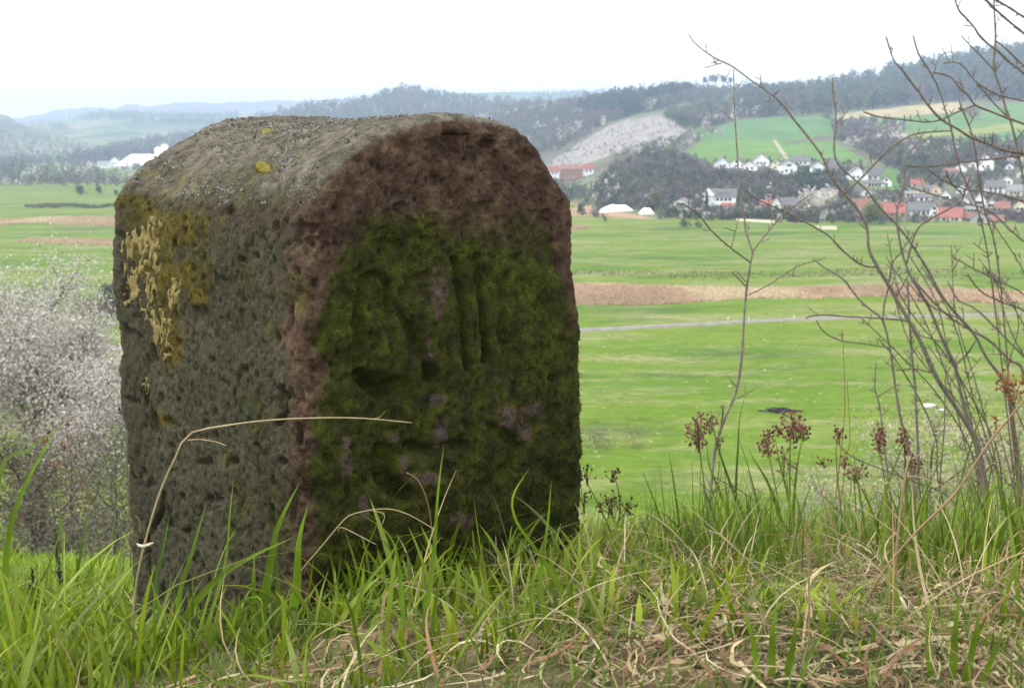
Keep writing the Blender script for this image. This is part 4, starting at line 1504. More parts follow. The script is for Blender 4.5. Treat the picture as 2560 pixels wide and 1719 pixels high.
YB = root_y(2400, 1330)
woody('bare_shrub', 'many-stemmed leafless shrub on the crest right of the sapling', (2400, 1330), [
    [([(2470, 1330), (2462, 1200), (2438, 1100), (2410, 1048), (2373, 993), (2336, 933), (2300, 851), (2258, 777), (2222, 713), (2194, 667), (2172, 622), (2168, 570), (2154, 539), (2128, 503), (2083, 449), (2053, 388), (2022, 345), (1988, 303), (1945, 250), (1876, 200), (1830, 166), (1783, 143), (1737, 108), (1722, 86)], 27, 3, YB, YB - .25),
     ([(2111, 483), (2140, 458), (2179, 418), (2213, 382), (2240, 360), (2283, 337), (2325, 330), (2378, 327)], 9, 4, YB - .16, YB - .35),
     ([(2194, 667), (2157, 663), (2112, 631), (2072, 590), (2030, 564), (1996, 548), (1968, 532), (1891, 497), (1853, 466)], 9, 3.5, YB - .1, YB - .3),
     ([(2300, 851), (2277, 807), (2208, 796), (2112, 791), (2066, 787), (2029, 789), (2015, 795)], 8, 4, YB - .05, YB - .25),
     ([(2336, 933), (2290, 922), (2240, 925)], 7, 4, YB, YB + .1),
     ([(1945, 250), (1935, 240), (1948, 226)], 4, 3, YB - .24, YB - .25), ([(1806, 158), (1790, 162), (1762, 170)], 3.5, 2.5, YB - .25, YB - .28)],
    [([(2455, 1330), (2453, 1163), (2419, 1048), (2401, 979), (2387, 915), (2359, 855), (2336, 800), (2318, 759), (2290, 713), (2272, 681), (2254, 626), (2243, 560), (2243, 520), (2252, 490), (2262, 433), (2259, 404), (2271, 382), (2291, 360), (2307, 337)], 22, 4, YB + .05, YB + .1),
     ([(2266, 660), (2291, 578), (2330, 545), (2398, 508), (2409, 489), (2426, 438)], 9, 4, YB + .08, YB - .05),
     ([(2387, 915), (2420, 880), (2440, 850)], 7, 4, YB + .05, YB), ([(2359, 855), (2300, 838), (2282, 825)], 6, 3, YB + .05, YB + .1),
     ([(2260, 413), (2297, 417), (2353, 413), (2409, 405), (2493, 396), (2560, 388), (2600, 380)], 6, 5, YB + .1, YB)],
    [([(2290, 1330), (2272, 1122), (2254, 1057), (2240, 979), (2226, 878), (2210, 810), (2199, 791), (2153, 754), (2107, 697), (2066, 672), (2033, 647)], 17, 4, YB + .1, YB + .2),
     ([(2208, 800), (2210, 764), (2222, 713), (2231, 658), (2249, 635), (2280, 590)], 8, 4, YB + .15, YB + .1),
     ([(2226, 869), (2167, 860), (2102, 851), (2061, 830), (2040, 800)], 6, 3, YB + .12, YB + .05)],
    [([(2300, 1330), (2295, 1131), (2291, 1039), (2288, 970), (2281, 901), (2274, 810), (2268, 695)], 15, 5, YB + .2, YB + .25)],
    [([(2235, 1330), (2217, 1168), (2199, 1016), (2187, 970), (2190, 901)], 10, 4, YB + .1, YB + .1),
     ([(2195, 990), (2220, 975), (2250, 960)], 5, 3, YB + .1, YB)],
    [([(2560, 1260), (2525, 1000), (2502, 943), (2465, 892), (2437, 837), (2401, 796), (2359, 745), (2318, 672), (2277, 608), (2240, 560), (2201, 520), (2168, 477), (2126, 440), (2092, 405), (2085, 362), (2090, 315), (2089, 278), (2083, 236), (2081, 194)], 17, 4, YB + .15, YB - .1),
     ([(2401, 796), (2327, 764), (2263, 699)], 7, 3, YB, YB + .1)],
    [([(2600, 1200), (2560, 938), (2525, 901), (2474, 851), (2424, 823), (2373, 791), (2320, 740), (2277, 690), (2262, 672)], 15, 5, YB + .3, YB + .35)],
    [([(2380, 1330), (2345, 1200), (2340, 1100), (2300, 1000), (2240, 900), (2200, 850)], 8, 3, YB + .3, YB + .3)],
    [([(2420, 1330), (2370, 1240), (2250, 1190), (2130, 1140), (2080, 1090)], 9, 3, YB + .2, YB + .1)],
    [([(2350, 1330), (2350, 1200), (2360, 1080), (2364, 940)], 8, 3, YB - .1, YB - .1)]])

YT = YB - .15
extra = []
for k_ in range(16):
    u0, v0 = rng.uniform(2440, 2760), rng.uniform(1120, 1320)
    du, dv = -rng.uniform(90, 330), -rng.uniform(330, 760)
    j1, j2 = rng.normal(0, 22, 2)
    y_ = YT + rng.uniform(0, .45)
    run = [(u0, 1400), (u0 - 5, v0), (u0 + du * .35 + j1, v0 + dv * .45), (u0 + du * .7 + j2, v0 + dv * .75), (u0 + du, v0 + dv)]
    extra.append([(run, rng.uniform(6, 10), 2.6, y_, y_ + rng.uniform(-.1, .1))])
trunk_u = 2790
woody('bare_shrub', 'leafless shrub whose branches reach in over the sky at the right edge', (trunk_u, 1400), [
    [([(trunk_u, 1420), (2770, 1100), (2745, 800), (2720, 560), (2700, 300), (2690, 50), (2680, -150)], 40, 12, YT, YT),
     ([(2722, 560), (2640, 420), (2560, 385), (2521, 378), (2482, 365), (2444, 350), (2419, 339), (2393, 322), (2355, 300), (2324, 268), (2299, 232), (2288, 219), (2271, 196), (2248, 166), (2234, 150), (2215, 92)], 18, 4, YT, YT - .1),
     ([(2705, 380), (2620, 330), (2560, 310), (2521, 296), (2477, 279), (2439, 263), (2419, 237), (2403, 225), (2383, 199), (2365, 188), (2332, 181)], 14, 4, YT, YT - .05),
     ([(2439, 263), (2398, 278), (2350, 300), (2317, 305), (2271, 301), (2199, 292), (2159, 280)], 8, 4, YT - .03, YT - .15),
     ([(2695, 300), (2620, 235), (2560, 184), (2521, 153), (2495, 128), (2470, 110), (2447, 87), (2436, 69), (2416, 46), (2396, 23), (2380, -30)], 12, 5, YT, YT + .1),
     ([(2692, 180), (2620, 130), (2560, 84), (2516, 48), (2485, 20), (2440, -25)], 11, 6, YT, YT + .05),
     ([(2690, 100), (2620, 75), (2560, 43), (2521, 18), (2480, -5)], 9, 6, YT, YT - .08)],
    [([(2740, 1420), (2640, 900), (2580, 560), (2545, 380), (2526, 301), (2514, 270), (2505, 235), (2498, 212), (2485, 176), (2485, 153), (2489, 94), (2487, 51), (2484, -30)], 16, 5, YT + .25, YT + .15),
     ([(2485, 176), (2452, 140), (2424, 112), (2403, 89)], 6, 3, YT + .15, YT + .1),
     ([(2526, 300), (2482, 255), (2457, 225), (2434, 199), (2413, 171), (2393, 157), (2360, 158)], 6, 3, YT + .17, YT + .1),
     ([(2640, 275), (2560, 253), (2495, 237), (2444, 209)], 7, 4, YT + .18, YT + .1),
     ([(2640, 230), (2560, 165), (2521, 128), (2490, 102)], 7, 4, YT + .18, YT + .1)],
    [([(2700, 1420), (2660, 900), (2600, 640), (2560, 604), (2521, 570), (2493, 542), (2460, 520), (2409, 508), (2367, 497), (2325, 483), (2286, 472), (2252, 452)], 14, 4, YT + .1, YT),
     ([(2600, 560), (2560, 506), (2465, 480), (2420, 475), (2381, 461), (2347, 444), (2316, 419)], 8, 4, YT + .1, YT + .05),
     ([(2409, 489), (2381, 461), (2364, 427)], 6, 4, YT + .1, YT)],
    [([(2720, 1420), (2640, 820), (2560, 736), (2502, 705), (2470, 690), (2419, 663), (2380, 640)], 11, 4, YT + .3, YT + .3),
     ([(2640, 830), (2560, 777), (2502, 754), (2451, 727), (2419, 686)], 8, 4, YT + .3, YT + .2)],
    [([(2700, 1420), (2640, 980), (2560, 892), (2511, 842), (2470, 800), (2433, 768), (2396, 750), (2369, 704)], 12, 4, YT + .4, YT + .3)],
    [([(2560, 1420), (2500, 700), (2460, 520), (2436, 365), (2429, 334), (2419, 304), (2406, 276), (2396, 245)], 7, 4, YT + .2, YT + .1)],
    [([(2560, 1420), (2470, 640), (2400, 420), (2375, 309), (2365, 281), (2355, 247), (2342, 212), (2317, 166), (2296, 135), (2283, 89)], 7, 4, YT + .1, YT)]] + extra)
#@@PART5
# ------------------------------------------------------------------ trees
def leaf_cloud(c, r, ntri, size, col, jitter=0.18):
    """many small triangles spread through ellipsoids: c (k,3), r (k,3), col (k,3)"""
    k = len(c)
    d = rng.normal(size=(k, ntri, 3))
    d /= np.linalg.norm(d, axis=2, keepdims=True)
    rad = rng.random((k, ntri, 1)) ** 0.45
    lump = 1 + 0.35 * np.sin(d[:, :, :1] * 5 + np.arange(k)[:, None, None]) * np.cos(d[:, :, 2:] * 4 + np.arange(k)[:, None, None] * 1.7)
    p = c[:, None] + d * rad * r[:, None] * lump
    s = (size[:, None, None] if np.ndim(size) else size) * rng.uniform(0.5, 1.3, (k, ntri, 1))
    e1 = rng.normal(size=(k, ntri, 3)); e1 /= np.linalg.norm(e1, axis=2, keepdims=True)
    e2 = np.cross(e1, rng.normal(size=(k, ntri, 3))); e2 /= np.linalg.norm(e2, axis=2, keepdims=True)
    v = np.stack([p - e1 * s, p + e1 * s * 0.6 + e2 * s * 0.8, p + e1 * s * 0.5 - e2 * s * 0.7], 2)
    cc = col[:, None] * (1 + jitter * rng.normal(size=(k, ntri, 1)))
    cc = np.clip(np.repeat(cc.reshape(-1, 3), 3, 0), 0.004, 0.9)
    return v.reshape(-1, 3), np.arange(k * ntri * 3).reshape(-1, 3), cc


def skeleton(h, spread, seed, first=0.28, n1=9, n2=6, n3=0, up=0.55):
    """trunk, limbs and twigs of a broad crown as polylines with radii; also the twig ends"""
    rg = np.random.default_rng(seed)
    lines, ends = [], []
    r0 = h * 0.010
    tr = smooth_line([(0, 0, -0.4), (rg.normal(0, .02) * h, rg.normal(0, .02) * h, h * 0.35), (rg.normal(0, .03) * h, rg.normal(0, .03) * h, h * 0.93)], 12)
    lines.append((tr, np.linspace(r0, r0 * 0.15, 12)))
    for i in range(n1):
        t = first + (0.95 - first) * (i + rg.random()) / n1
        p = tr[int(t * 11)]
        az = i * 2.4 + rg.normal(0, .3)
        L = spread * (1.15 - 0.65 * t) * rg.uniform(0.75, 1.15)
        d = np.array([math.cos(az), math.sin(az), up + 0.5 * t])
        e_ = p + d * L
        mid = p + d * L * 0.5 + np.array([0, 0, -0.06 * L]) + rg.normal(0, .05, 3) * L
        ln = smooth_line([p, mid, e_], 8)
        lines.append((ln, np.linspace(r0 * 0.45, r0 * 0.08, 8)))
        ends.append(e_)
        for j in range(n2):
            tt_ = rg.uniform(0.25, 0.95)
            q = ln[int(tt_ * 7)]
            d2 = d / np.linalg.norm(d) * 0.5 + rg.normal(0, .6, 3) + np.array([0, 0, .25])
            e2 = q + d2 * L * rg.uniform(0.25, 0.5)
            lines.append((smooth_line([q, (q + e2) / 2 + rg.normal(0, .03, 3) * L, e2], 5), np.linspace(r0 * 0.16, r0 * 0.04, 5)))
            ends.append(e2)
            ends.append((q + e2) / 2)
    return lines, np.array(ends)


def tree(name, label, base, h, spread, leaves, size, pal, seed, cat='tree', group=None, bark=None, sigma=0.22, mat=None, zsc=0.8, n1=9, n2=6, first=0.28):
    o = thing(name, base, label, cat, group)
    lines, ends = skeleton(h, spread, seed, n1=n1, n2=n2, first=first)
    m = MB().tube(*lines[0], 7)
    m.build('trunk', bark or M_darkbark, o)
    m = MB()
    for ln in lines[1:]:
        m.tube(*ln, 5)
    m.build('limbs', bark or M_darkbark, o)['kind'] = 'stuff'
    if leaves:
        pal = np.array(pal)
        c = ends[rng.integers(0, len(ends), leaves)] + rng.normal(0, sigma * spread, (leaves, 3)) * np.array([1, 1, zsc])
        c[:, 2] = np.maximum(c[:, 2], 0.05)
        kk = rng.integers(0, len(pal), leaves)
        v, t_, cc = leaf_cloud(c, np.full((leaves, 3), size * 0.8), 2, size, pal[kk])
        build('crown', v, [t_], mat or M_petal, o, col=cc)['kind'] = 'stuff'
    return o


WHITE = [(0.54, 0.51, 0.47), (0.45, 0.42, 0.39), (0.61, 0.58, 0.54), (0.32, 0.30, 0.27), (0.50, 0.47, 0.44), (0.24, 0.24, 0.16)]


def slope_base(u, y):
    rx, _ = ray(u, HZ)
    x = float(rx * y)
    return np.array([x, y, float(gz(x, y))])


def height_to(u, v, y, base):
    return float(P(u, v, y)[2] - base[2])


b_ = slope_base(30, 37)
tree('blossom_tree', 'big white blossoming tree at the left edge below the hillside', b_, height_to(30, 730, 37, b_), 3.7, 27000, 0.040, WHITE, 3, group='blossoming trees on the slope', sigma=0.12, n1=13, n2=8, first=0.70)
b_ = slope_base(150, 35)
tree('blossom_tree', 'smaller white blossoming tree in front of the big one', b_, height_to(150, 800, 35, b_), 2.7, 14000, 0.037, WHITE, 5, group='blossoming trees on the slope', sigma=0.13, n1=12, n2=7, first=0.66)
b_ = slope_base(270, 32)
tree('blossom_tree', 'white blossoming tree partly hidden by the left edge of the stone', b_, height_to(270, 875, 32, b_), 2.1, 12000, 0.035, WHITE, 8, group='blossoming trees on the slope', sigma=0.14, n1=12, n2=7, first=0.6)
b_ = slope_base(230, 22)
tree('blossom_shrub', 'low whitish green shrub just beyond the crest left of the stone', b_, height_to(230, 1070, 22, b_), 1.0, 7000, 0.03, WHITE[3:] + [(0.16, 0.22, 0.06), (0.10, 0.14, 0.05)] * 3, 13, 'shrub', sigma=0.25, n1=12)
b_ = slope_base(40, 20)
tree('thorn_thicket', 'grey brown leafless thicket beyond the grass at the far left', b_, height_to(40, 1090, 20, b_), 1.7, 20000, 0.020, [(0.13, 0.105, 0.085), (0.18, 0.15, 0.125), (0.09, 0.075, 0.062), (0.24, 0.21, 0.18)], 14, 'shrub', sigma=0.3, n1=16, n2=9, first=0.1)
b_ = slope_base(45, 34)
tree('leafy_bush', 'fresh green bush under the big blossoming tree', b_, height_to(45, 960, 34, b_), 1.1, 7000, 0.05, [(0.10, 0.16, 0.02), (0.15, 0.22, 0.03), (0.06, 0.10, 0.02)], 15, 'shrub', sigma=0.3, n1=12, first=0.1)
b_ = slope_base(2370, 11.5)
tree('blossom_shrub', 'white blossoming shrub behind the leafless right shrub', b_, height_to(2370, 1075, 11.5, b_), 0.95, 14000, 0.012, [(0.44, 0.42, 0.33), (0.36, 0.34, 0.26), (0.24, 0.27, 0.11), (0.50, 0.47, 0.38), (0.2, 0.19, 0.12), (0.2, 0.25, 0.09)], 17, 'shrub', sigma=0.13, n1=16, n2=8, first=0.1)
b_ = slope_base(2150, 12.5)
tree('blossom_shrub', 'low white blossoming shrub between the reddish stalk and the right shrub', b_, height_to(2150, 1160, 12.5, b_), 0.7, 8000, 0.012, [(0.44, 0.42, 0.33), (0.36, 0.34, 0.26), (0.24, 0.27, 0.11), (0.50, 0.47, 0.38), (0.2, 0.19, 0.12)], 18, 'shrub', sigma=0.13, n1=14, n2=8, first=0.1)
b_ = slope_base(2580, 11)
tree('blossom_shrub', 'white blossoming shrub at the right picture edge', b_, height_to(2580, 1060, 11, b_), 0.8, 9000, 0.012, [(0.44, 0.42, 0.33), (0.36, 0.34, 0.26), (0.24, 0.27, 0.11), (0.50, 0.47, 0.38), (0.2, 0.19, 0.12)], 19, 'shrub', sigma=0.13, n1=14, n2=8, first=0.1)


def meadow_plant(name, label, u, v, hpx, wpx, n_, pal, seed, cat='bush', group=None, first=0.12, sz=0.04, dd=None):
    b0 = floor_pt(u, v)
    b0[2] = float(mz(b0[0], b0[1]))
    d = b0[1]
    h, w = px2m(hpx, d), px2m(wpx, d) / 2
    return tree(name, label, b0, h, w * 0.75, n_, h * sz, pal, seed, cat, group, sigma=0.3, mat=M_far, n1=10, n2=5, first=first)


BROWN = [(0.16, 0.13, 0.11), (0.11, 0.09, 0.08), (0.21, 0.17, 0.14), (0.13, 0.12, 0.07)]
DARKG = [(0.035, 0.060, 0.030), (0.05, 0.085, 0.035), (0.03, 0.045, 0.028)]
OLIVE = [(0.10, 0.13, 0.04), (0.14, 0.16, 0.05), (0.08, 0.09, 0.04)]
meadow_plant('bare_bush', 'round leafless bush in the meadow just right of the stone', 1582, 1118, 52, 90, 700, [(0.17, 0.15, 0.08), (0.13, 0.12, 0.06)], 31, sz=0.022)
meadow_plant('low_bush', 'low dark bush in the meadow touching the right side of the stone', 1490, 1115, 24, 110, 900, BROWN, 32, sz=0.06)
meadow_plant('low_bush', 'dark round bush in the far meadow nearest the stone at right', 1453, 538, 28, 26, 260, DARKG, 33, 'bush', sz=0.07)
meadow_plant('low_bush', 'tiny dark bush alone in the far meadow', 1513, 553, 12, 10, 120, DARKG, 34, sz=0.09)
meadow_plant('low_bush', 'left of two green bushes in the far meadow below the big white house', 1712, 572, 18, 34, 260, DARKG + OLIVE, 35, sz=0.09)
meadow_plant('low_bush', 'right of two green bushes in the far meadow below the big white house', 1746, 572, 14, 26, 220, DARKG + OLIVE, 36, sz=0.09)
meadow_plant('meadow_tree', 'dark round tree alone in the far left meadow', 200, 492, 27, 24, 500, BROWN + DARKG, 37, 'tree', 'lone trees in the far left meadow', .3, .06)
meadow_plant('meadow_tree', 'second dark tree in the far left meadow, right of the round one', 246, 486, 22, 18, 360, BROWN + DARKG, 38, 'tree', 'lone trees in the far left meadow', .3, .06)
meadow_plant('meadow_tree', 'small dark tree in the far left meadow beside the stone', 290, 488, 14, 14, 260, DARKG, 39, 'tree', 'lone trees in the far left meadow', .2, .08)
meadow_plant('meadow_tree', 'dark tree in the far left meadow touching the outline of the stone', 318, 485, 20, 26, 360, DARKG + BROWN, 40, 'tree', 'lone trees in the far left meadow', .2, .07)
meadow_plant('bare_bush', 'grey leafless tree behind the left blossom, against the stone', 275, 800, 84, 70, 1200, [(0.12, 0.11, 0.09), (0.09, 0.085, 0.07)], 41, sz=0.03)
meadow_plant('low_bush', 'reddish brown low thicket behind the left blossom', 235, 815, 46, 120, 1600, [(0.17, 0.115, 0.10), (0.13, 0.09, 0.08), (0.21, 0.15, 0.13)], 42, sz=0.04)

# dark heap of brushwood and pale sacks lying in the meadow
b0 = floor_pt(1945, 1030)
b0[2] = float(mz(b0[0], b0[1]))
m = MB()
for _ in range(60):
    a = rng.uniform(-0.35, 0.35)
    c = np.array([rng.normal(0, .85), rng.normal(0, .4), 0])
    c[2] = max(0.08, 0.5 - 0.28 * abs(c[0]) - 0.4 * abs(c[1])) * rng.random()
    L = rng.uniform(0.5, 1.3)
    m.tube(np.array([c - L * np.array([math.cos(a), math.sin(a), -.1]), c, c + L * np.array([math.cos(a), math.sin(a), .08])]), rng.uniform(.04, .10), 6)
br = m.build('brush_pile', simple('wet_wood', (0.035, 0.033, 0.034), 0.9, 0.3, 3))
br.location = b0
tag(br, 'dark heap of brushwood lying in the meadow', 'brush pile')
for i, (u, v, s, lab) in enumerate([(2322, 1017, 1.0, 'larger white boulder in the meadow behind the right shrub'), (2352, 1026, 0.6, 'smaller white boulder in the meadow behind the right shrub')]):
    b0 = floor_pt(u, v)
    b0[2] = float(mz(b0[0], b0[1]))
    th, ph = np.meshgrid(np.linspace(0, np.pi, 12), np.linspace(0, 2 * np.pi, 17)[:-1], indexing='ij')
    d = np.stack([np.sin(th) * np.cos(ph), np.sin(th) * np.sin(ph), np.cos(th)], -1).reshape(-1, 3)
    v_ = d * (0.75 + 0.5 * fbm(d + i * 7, 1.6, 3, 5)[:, None]) * np.array([0.95, 0.5, 0.34]) * s
    q = np.concatenate([np.stack([np.arange(16) + r_ * 16, (np.arange(16) + 1) % 16 + r_ * 16, (np.arange(16) + 1) % 16 + (r_ + 1) * 16, np.arange(16) + (r_ + 1) * 16], -1) for r_ in range(11)])
    ob = build('boulder', v_, [q], simple('white_rock', (0.62, 0.61, 0.58), 0.9, 0.15, 4))
    ob.location = b0 + np.array([0, 0, 0.15 * s])
    tag(ob, lab, 'boulder', 'white boulders in the meadow')
M_wpost = simple('white_post', (0.75, 0.75, 0.72), 0.6, 0.05, 4)
for u, v, lab in [(1820, 806, 'roadside post left of the sapling'), (1872, 806, 'roadside post just right of the sapling'), (1985, 802, 'roadside post farther right along the road')]:
    b0 = floor_pt(u, v)
    b0[2] = float(mz(b0[0], b0[1]))
    m = MB().tube(np.array([[0, 0, 0], [0, 0, .5], [0, 0, .95], [0.01, 0, 1.0]]), np.array([.06, .06, .055, .02]), 8)
    ob = m.build('road_post', M_wpost)
    ob.location = b0
    tag(ob, 'small white ' + lab, 'post', 'white posts along the farm road')


# reed beds: tall dry reeds standing in strips across the meadow
def reeds(name, label, poly, count, hgt, pal):
    poly = np.array(poly, float)
    u = rng.uniform(poly[:, 0].min(), poly[:, 0].max(), count * 3)
    v = rng.uniform(poly[:, 1].min(), poly[:, 1].max(), count * 3)
    k = inpoly(u + 14 * np.sin(v * 0.9), v + 9 * (fbm(np.stack([u * .05, v * .12, 0 * u], -1), 0.5, 3, 4) - .5), [tuple(q) for q in poly])
    u, v = u[k][:count], v[k][:count]
    rx, rz = ray(u, v)
    y = (FLOOR - CAMZ) / rz
    p = np.stack([rx * y, y, mz(rx * y, y)], -1)
    n_ = len(p)
    a = rng.uniform(0, 3.14, n_)
    w = rng.uniform(0.14, 0.40, n_)
    sd_v = np.stack([np.cos(a), np.sin(a), 0 * a], -1) * w[:, None]
    h = hgt * rng.uniform(0.55, 1.15, n_) * (0.75 + 0.5 * fbm(p, 0.05, 2, 8))
    top = p + np.stack([rng.normal(0, .2, n_), rng.normal(0, .2, n_), h], -1)
    vv = np.stack([p - sd_v, p + sd_v, top + sd_v * 0.35, top - sd_v * 0.35], 1)
    pal = np.array(pal)
    tone = fbm(p * np.array([1, 0.4, 1]), 0.06, 3, 9)
    idx = np.clip((tone - 0.3) / 0.4 * len(pal) + rng.normal(0, .5, n_), 0, len(pal) - 1).astype(int)
    c = np.repeat(pal[idx] * rng.uniform(0.8, 1.2, (n_, 1)), 4, 0)
    tag(build(name, vv, [np.arange(4 * n_).reshape(-1, 4)], M_far, col=c), label, kind='stuff')


REED = [(0.44, 0.31, 0.205), (0.52, 0.37, 0.25), (0.48, 0.34, 0.225), (0.60, 0.48, 0.32)]
reeds('reed_bed', 'broad strip of tan dry reeds across the meadow right of the stone', [(1330, 706), (1500, 709), (1700, 718), (1850, 722), (2000, 722), (2120, 715), (2250, 714), (2400, 722), (2700, 732), (2700, 756), (2450, 758), (2300, 756), (2200, 742), (2060, 748), (1900, 748), (1780, 754), (1650, 762), (1500, 760), (1330, 758)], 30000, 0.5, REED)
reeds('reed_bed', 'tan reed strip across the far left meadow', [(-120, 552), (40, 545), (120, 540), (300, 540), (560, 542), (560, 566), (300, 566), (100, 560), (-120, 562)], 12000, 0.6, REED)
reeds('reed_bed', 'thin tan reed strip below the broad one at left', [(40, 601), (120, 596), (300, 600), (500, 604), (500, 614), (300, 614), (150, 611), (60, 606)], 6000, 0.55, REED)
reeds('reed_bed', 'short tan reed patch in the far meadow beside the stone at right', [(1380, 566), (1470, 566), (1475, 572), (1380, 574)], 1200, 0.7, REED)
reeds('sedge_strip', 'thin dark sedge strip in the far left meadow', [(60, 517), (120, 513), (280, 516), (300, 519), (100, 521)], 1600, 1.3, [(0.09, 0.10, 0.05), (0.12, 0.11, 0.06)])
reeds('sedge_strip', 'dull sedge strip above the broad reed bed', [(1400, 672), (1900, 682), (2300, 668), (2700, 690), (2700, 700), (2200, 690), (1800, 700), (1400, 684)], 2000, 0.28, [(0.13, 0.17, 0.05), (0.18, 0.19, 0.07), (0.15, 0.15, 0.07)])

reeds('meadow_tussocks', 'scattered pale and dark tussocks in the nearer meadow', [(1300, 790), (2700, 760), (2700, 1260), (1300, 1260)], 900, 0.14, [(0.22, 0.26, 0.06), (0.30, 0.32, 0.12), (0.44, 0.40, 0.22), (0.26, 0.28, 0.09)])
reeds('meadow_tussocks', 'scattered pale and dark tussocks in the farther meadow', [(-150, 480), (500, 480), (500, 760), (-150, 760)], 1600, 0.2, [(0.22, 0.26, 0.07), (0.32, 0.32, 0.13), (0.26, 0.26, 0.10)])

# ------------------------------------------------------------------ the village
M_white = simple('white_render', (0.85, 0.85, 0.83), 0.85, 0.04, 0.5)
M_cream = simple('cream_render', (0.72, 0.66, 0.48), 0.85, 0.05, 0.5)
M_ochre = simple('ochre_render', (0.66, 0.50, 0.33), 0.85, 0.05, 0.5)
M_brick = simple('brick_wall', (0.33, 0.17, 0.12), 0.9, 0.2, 1.5)
M_grey = simple('grey_boards', (0.38, 0.38, 0.36), 0.9, 0.15, 1.0)
M_rred = simple('red_tiles', (0.26, 0.095, 0.072), 0.85, 0.3, 1.2)
M_rdark = simple('dark_tiles', (0.12, 0.115, 0.12), 0.8, 0.2, 1.2)
M_rgrey = simple('grey_roof', (0.20, 0.195, 0.19), 0.8, 0.2, 1.2)
M_glass = simple('window_glass', (0.03, 0.035, 0.045), 0.15, 0.2, 2, spec=0.6)
M_timber = simple('dark_timber', (0.05, 0.04, 0.035), 0.9, 0.2, 3)
WM = {'w': M_white, 'c': M_cream, 'o': M_ochre, 'b': M_brick, 'g': M_grey}
M_rmut = simple('old_tiles', (0.22, 0.105, 0.082), 0.9, 0.3, 1.2)
RM = {'r': M_rred, 'm': M_rmut, 'd': M_rdark, 'g': M_rgrey}
HOUSES = []          # (u0, u1, vtop, vbase, distance)


def house(label, u, vb, wpx, vridge, wall='w', roof='d', kind='gable', eave=0.5, depth=1.2, rz=0.0, win=(2, 2), d=None, chimney=True, cat='house', name='house', group='houses of the village on the hillside', door=False, sink=2.0):
    """a house standing where the photo shows its foot; kind 'gable' turns its gable to the valley, 'side' its long eave"""
    dist = d if d is not None else HR.rowcol(u, vb)
    rx, _ = ray(u, HZ)
    _, rzz = ray(u, vb)
    base = np.array([float(rx * dist), dist, float(CAMZ + rzz * dist)])
    s = dist / FPX
    W, H = wpx * s, (vb - vridge) * s
    he = H * eave
    o = thing(name, base, label, cat, group, rz * 0.45 - math.atan2(base[0], base[1]))
    HOUSES.append((u - wpx / 2 - 2, u + wpx / 2 + 2, vridge - 2, vb - 2, dist))
    if kind == 'gable':
        hw, L = W / 2, W * depth
    else:
        hw, L = W * 0.36 * depth, W
    # body: pentagon section across, extruded along the ridge
    sec = np.array([[-hw, -sink], [hw, -sink], [hw, he], [0, H - 0.25], [-hw, he]])
    if kind == 'gable':
        a = [np.stack([sec[:, 0], np.full(5, 0.0), sec[:, 1]], -1), np.stack([sec[:, 0], np.full(5, L), sec[:, 1]], -1)]
    else:
        a = [np.stack([np.full(5, -L / 2), sec[:, 0] + hw, sec[:, 1]], -1), np.stack([np.full(5, L / 2), sec[:, 0] + hw, sec[:, 1]], -1)]
    v = np.concatenate(a)
    q = [[0, 1, 6, 5], [1, 2, 7, 6], [2, 3, 8, 7], [3, 4, 9, 8], [4, 0, 5, 9]]
    t_ = [[0, 2, 1], [0, 3, 2], [0, 4, 3], [5, 6, 7], [5, 7, 8], [5, 8, 9]]
    build('wall', v, [q, t_], WM[wall], o, smooth=False)
    # roof: two pitched slabs with overhang
    ov, th = 0.45, 0.28
    sl = (H - he) / hw
    m = MB()
    for sg in (-1, 1):
        e_ = np.array([sg * (hw + ov), he - ov * sl + 0.02])
        r_ = np.array([0.0, H - 0.2])
        q2 = []
        for pt, dz in ((e_, 0), (r_, 0), (r_, th), (e_, th)):
            q2.append((pt[0], pt[1] + dz))
        q2 = np.array(q2)
        if kind == 'gable':
            ends = [np.stack([q2[:, 0], np.full(4, -ov), q2[:, 1]], -1), np.stack([q2[:, 0], np.full(4, L + ov), q2[:, 1]], -1)]
        else:
            ends = [np.stack([np.full(4, -L / 2 - ov), q2[:, 0] + hw, q2[:, 1]], -1), np.stack([np.full(4, L / 2 + ov), q2[:, 0] + hw, q2[:, 1]], -1)]
        m.add(np.concatenate(ends), [[0, 1, 5, 4], [1, 2, 6, 5], [2, 3, 7, 6], [3, 0, 4, 7], [0, 3, 2, 1], [4, 5, 6, 7]])
    rf = m.build('roof', RM[roof], o, smooth=False)
    if chimney:
        cx = (hw * 0.25, L * 0.55) if kind == 'gable' else (L * 0.2, hw * 1.15)
        MB().box((cx[0], cx[1], H + 0.15), (0.8, 0.8, 1.9)).build('chimney', M_brick, rf, smooth=False)
    nx_, nz_ = win
    for iz in range(nz_):
        for ix in range(nx_):
            span = (W * 0.72) if kind == 'side' else W * 0.62
            z = (iz + 0.55) * he / max(nz_, 1) if (kind == 'side' or nz_ == 1) else (0.28 + 0.42 * iz) * H * 0.95
            if kind == 'gable' and iz == nz_ - 1 and nz_ > 1:
                span = W * 0.3
            x = (ix + 0.5) / nx_ * span - span / 2
            wf = MB().box((x, -0.03, z), (1.35, 0.12, 1.5)).build('window', M_white if wall != 'w' else M_rgrey, o, smooth=False)
            MB().box((x, -0.11, z), (1.1, 0.06, 1.25)).build('pane', M_glass, wf, smooth=False)
    if door:
        MB().box((W * 0.05, -0.06, 1.6), (2.6, 0.2, 3.2)).build('door', M_timber, o, smooth=False)
    return o, base, s, W, H, he


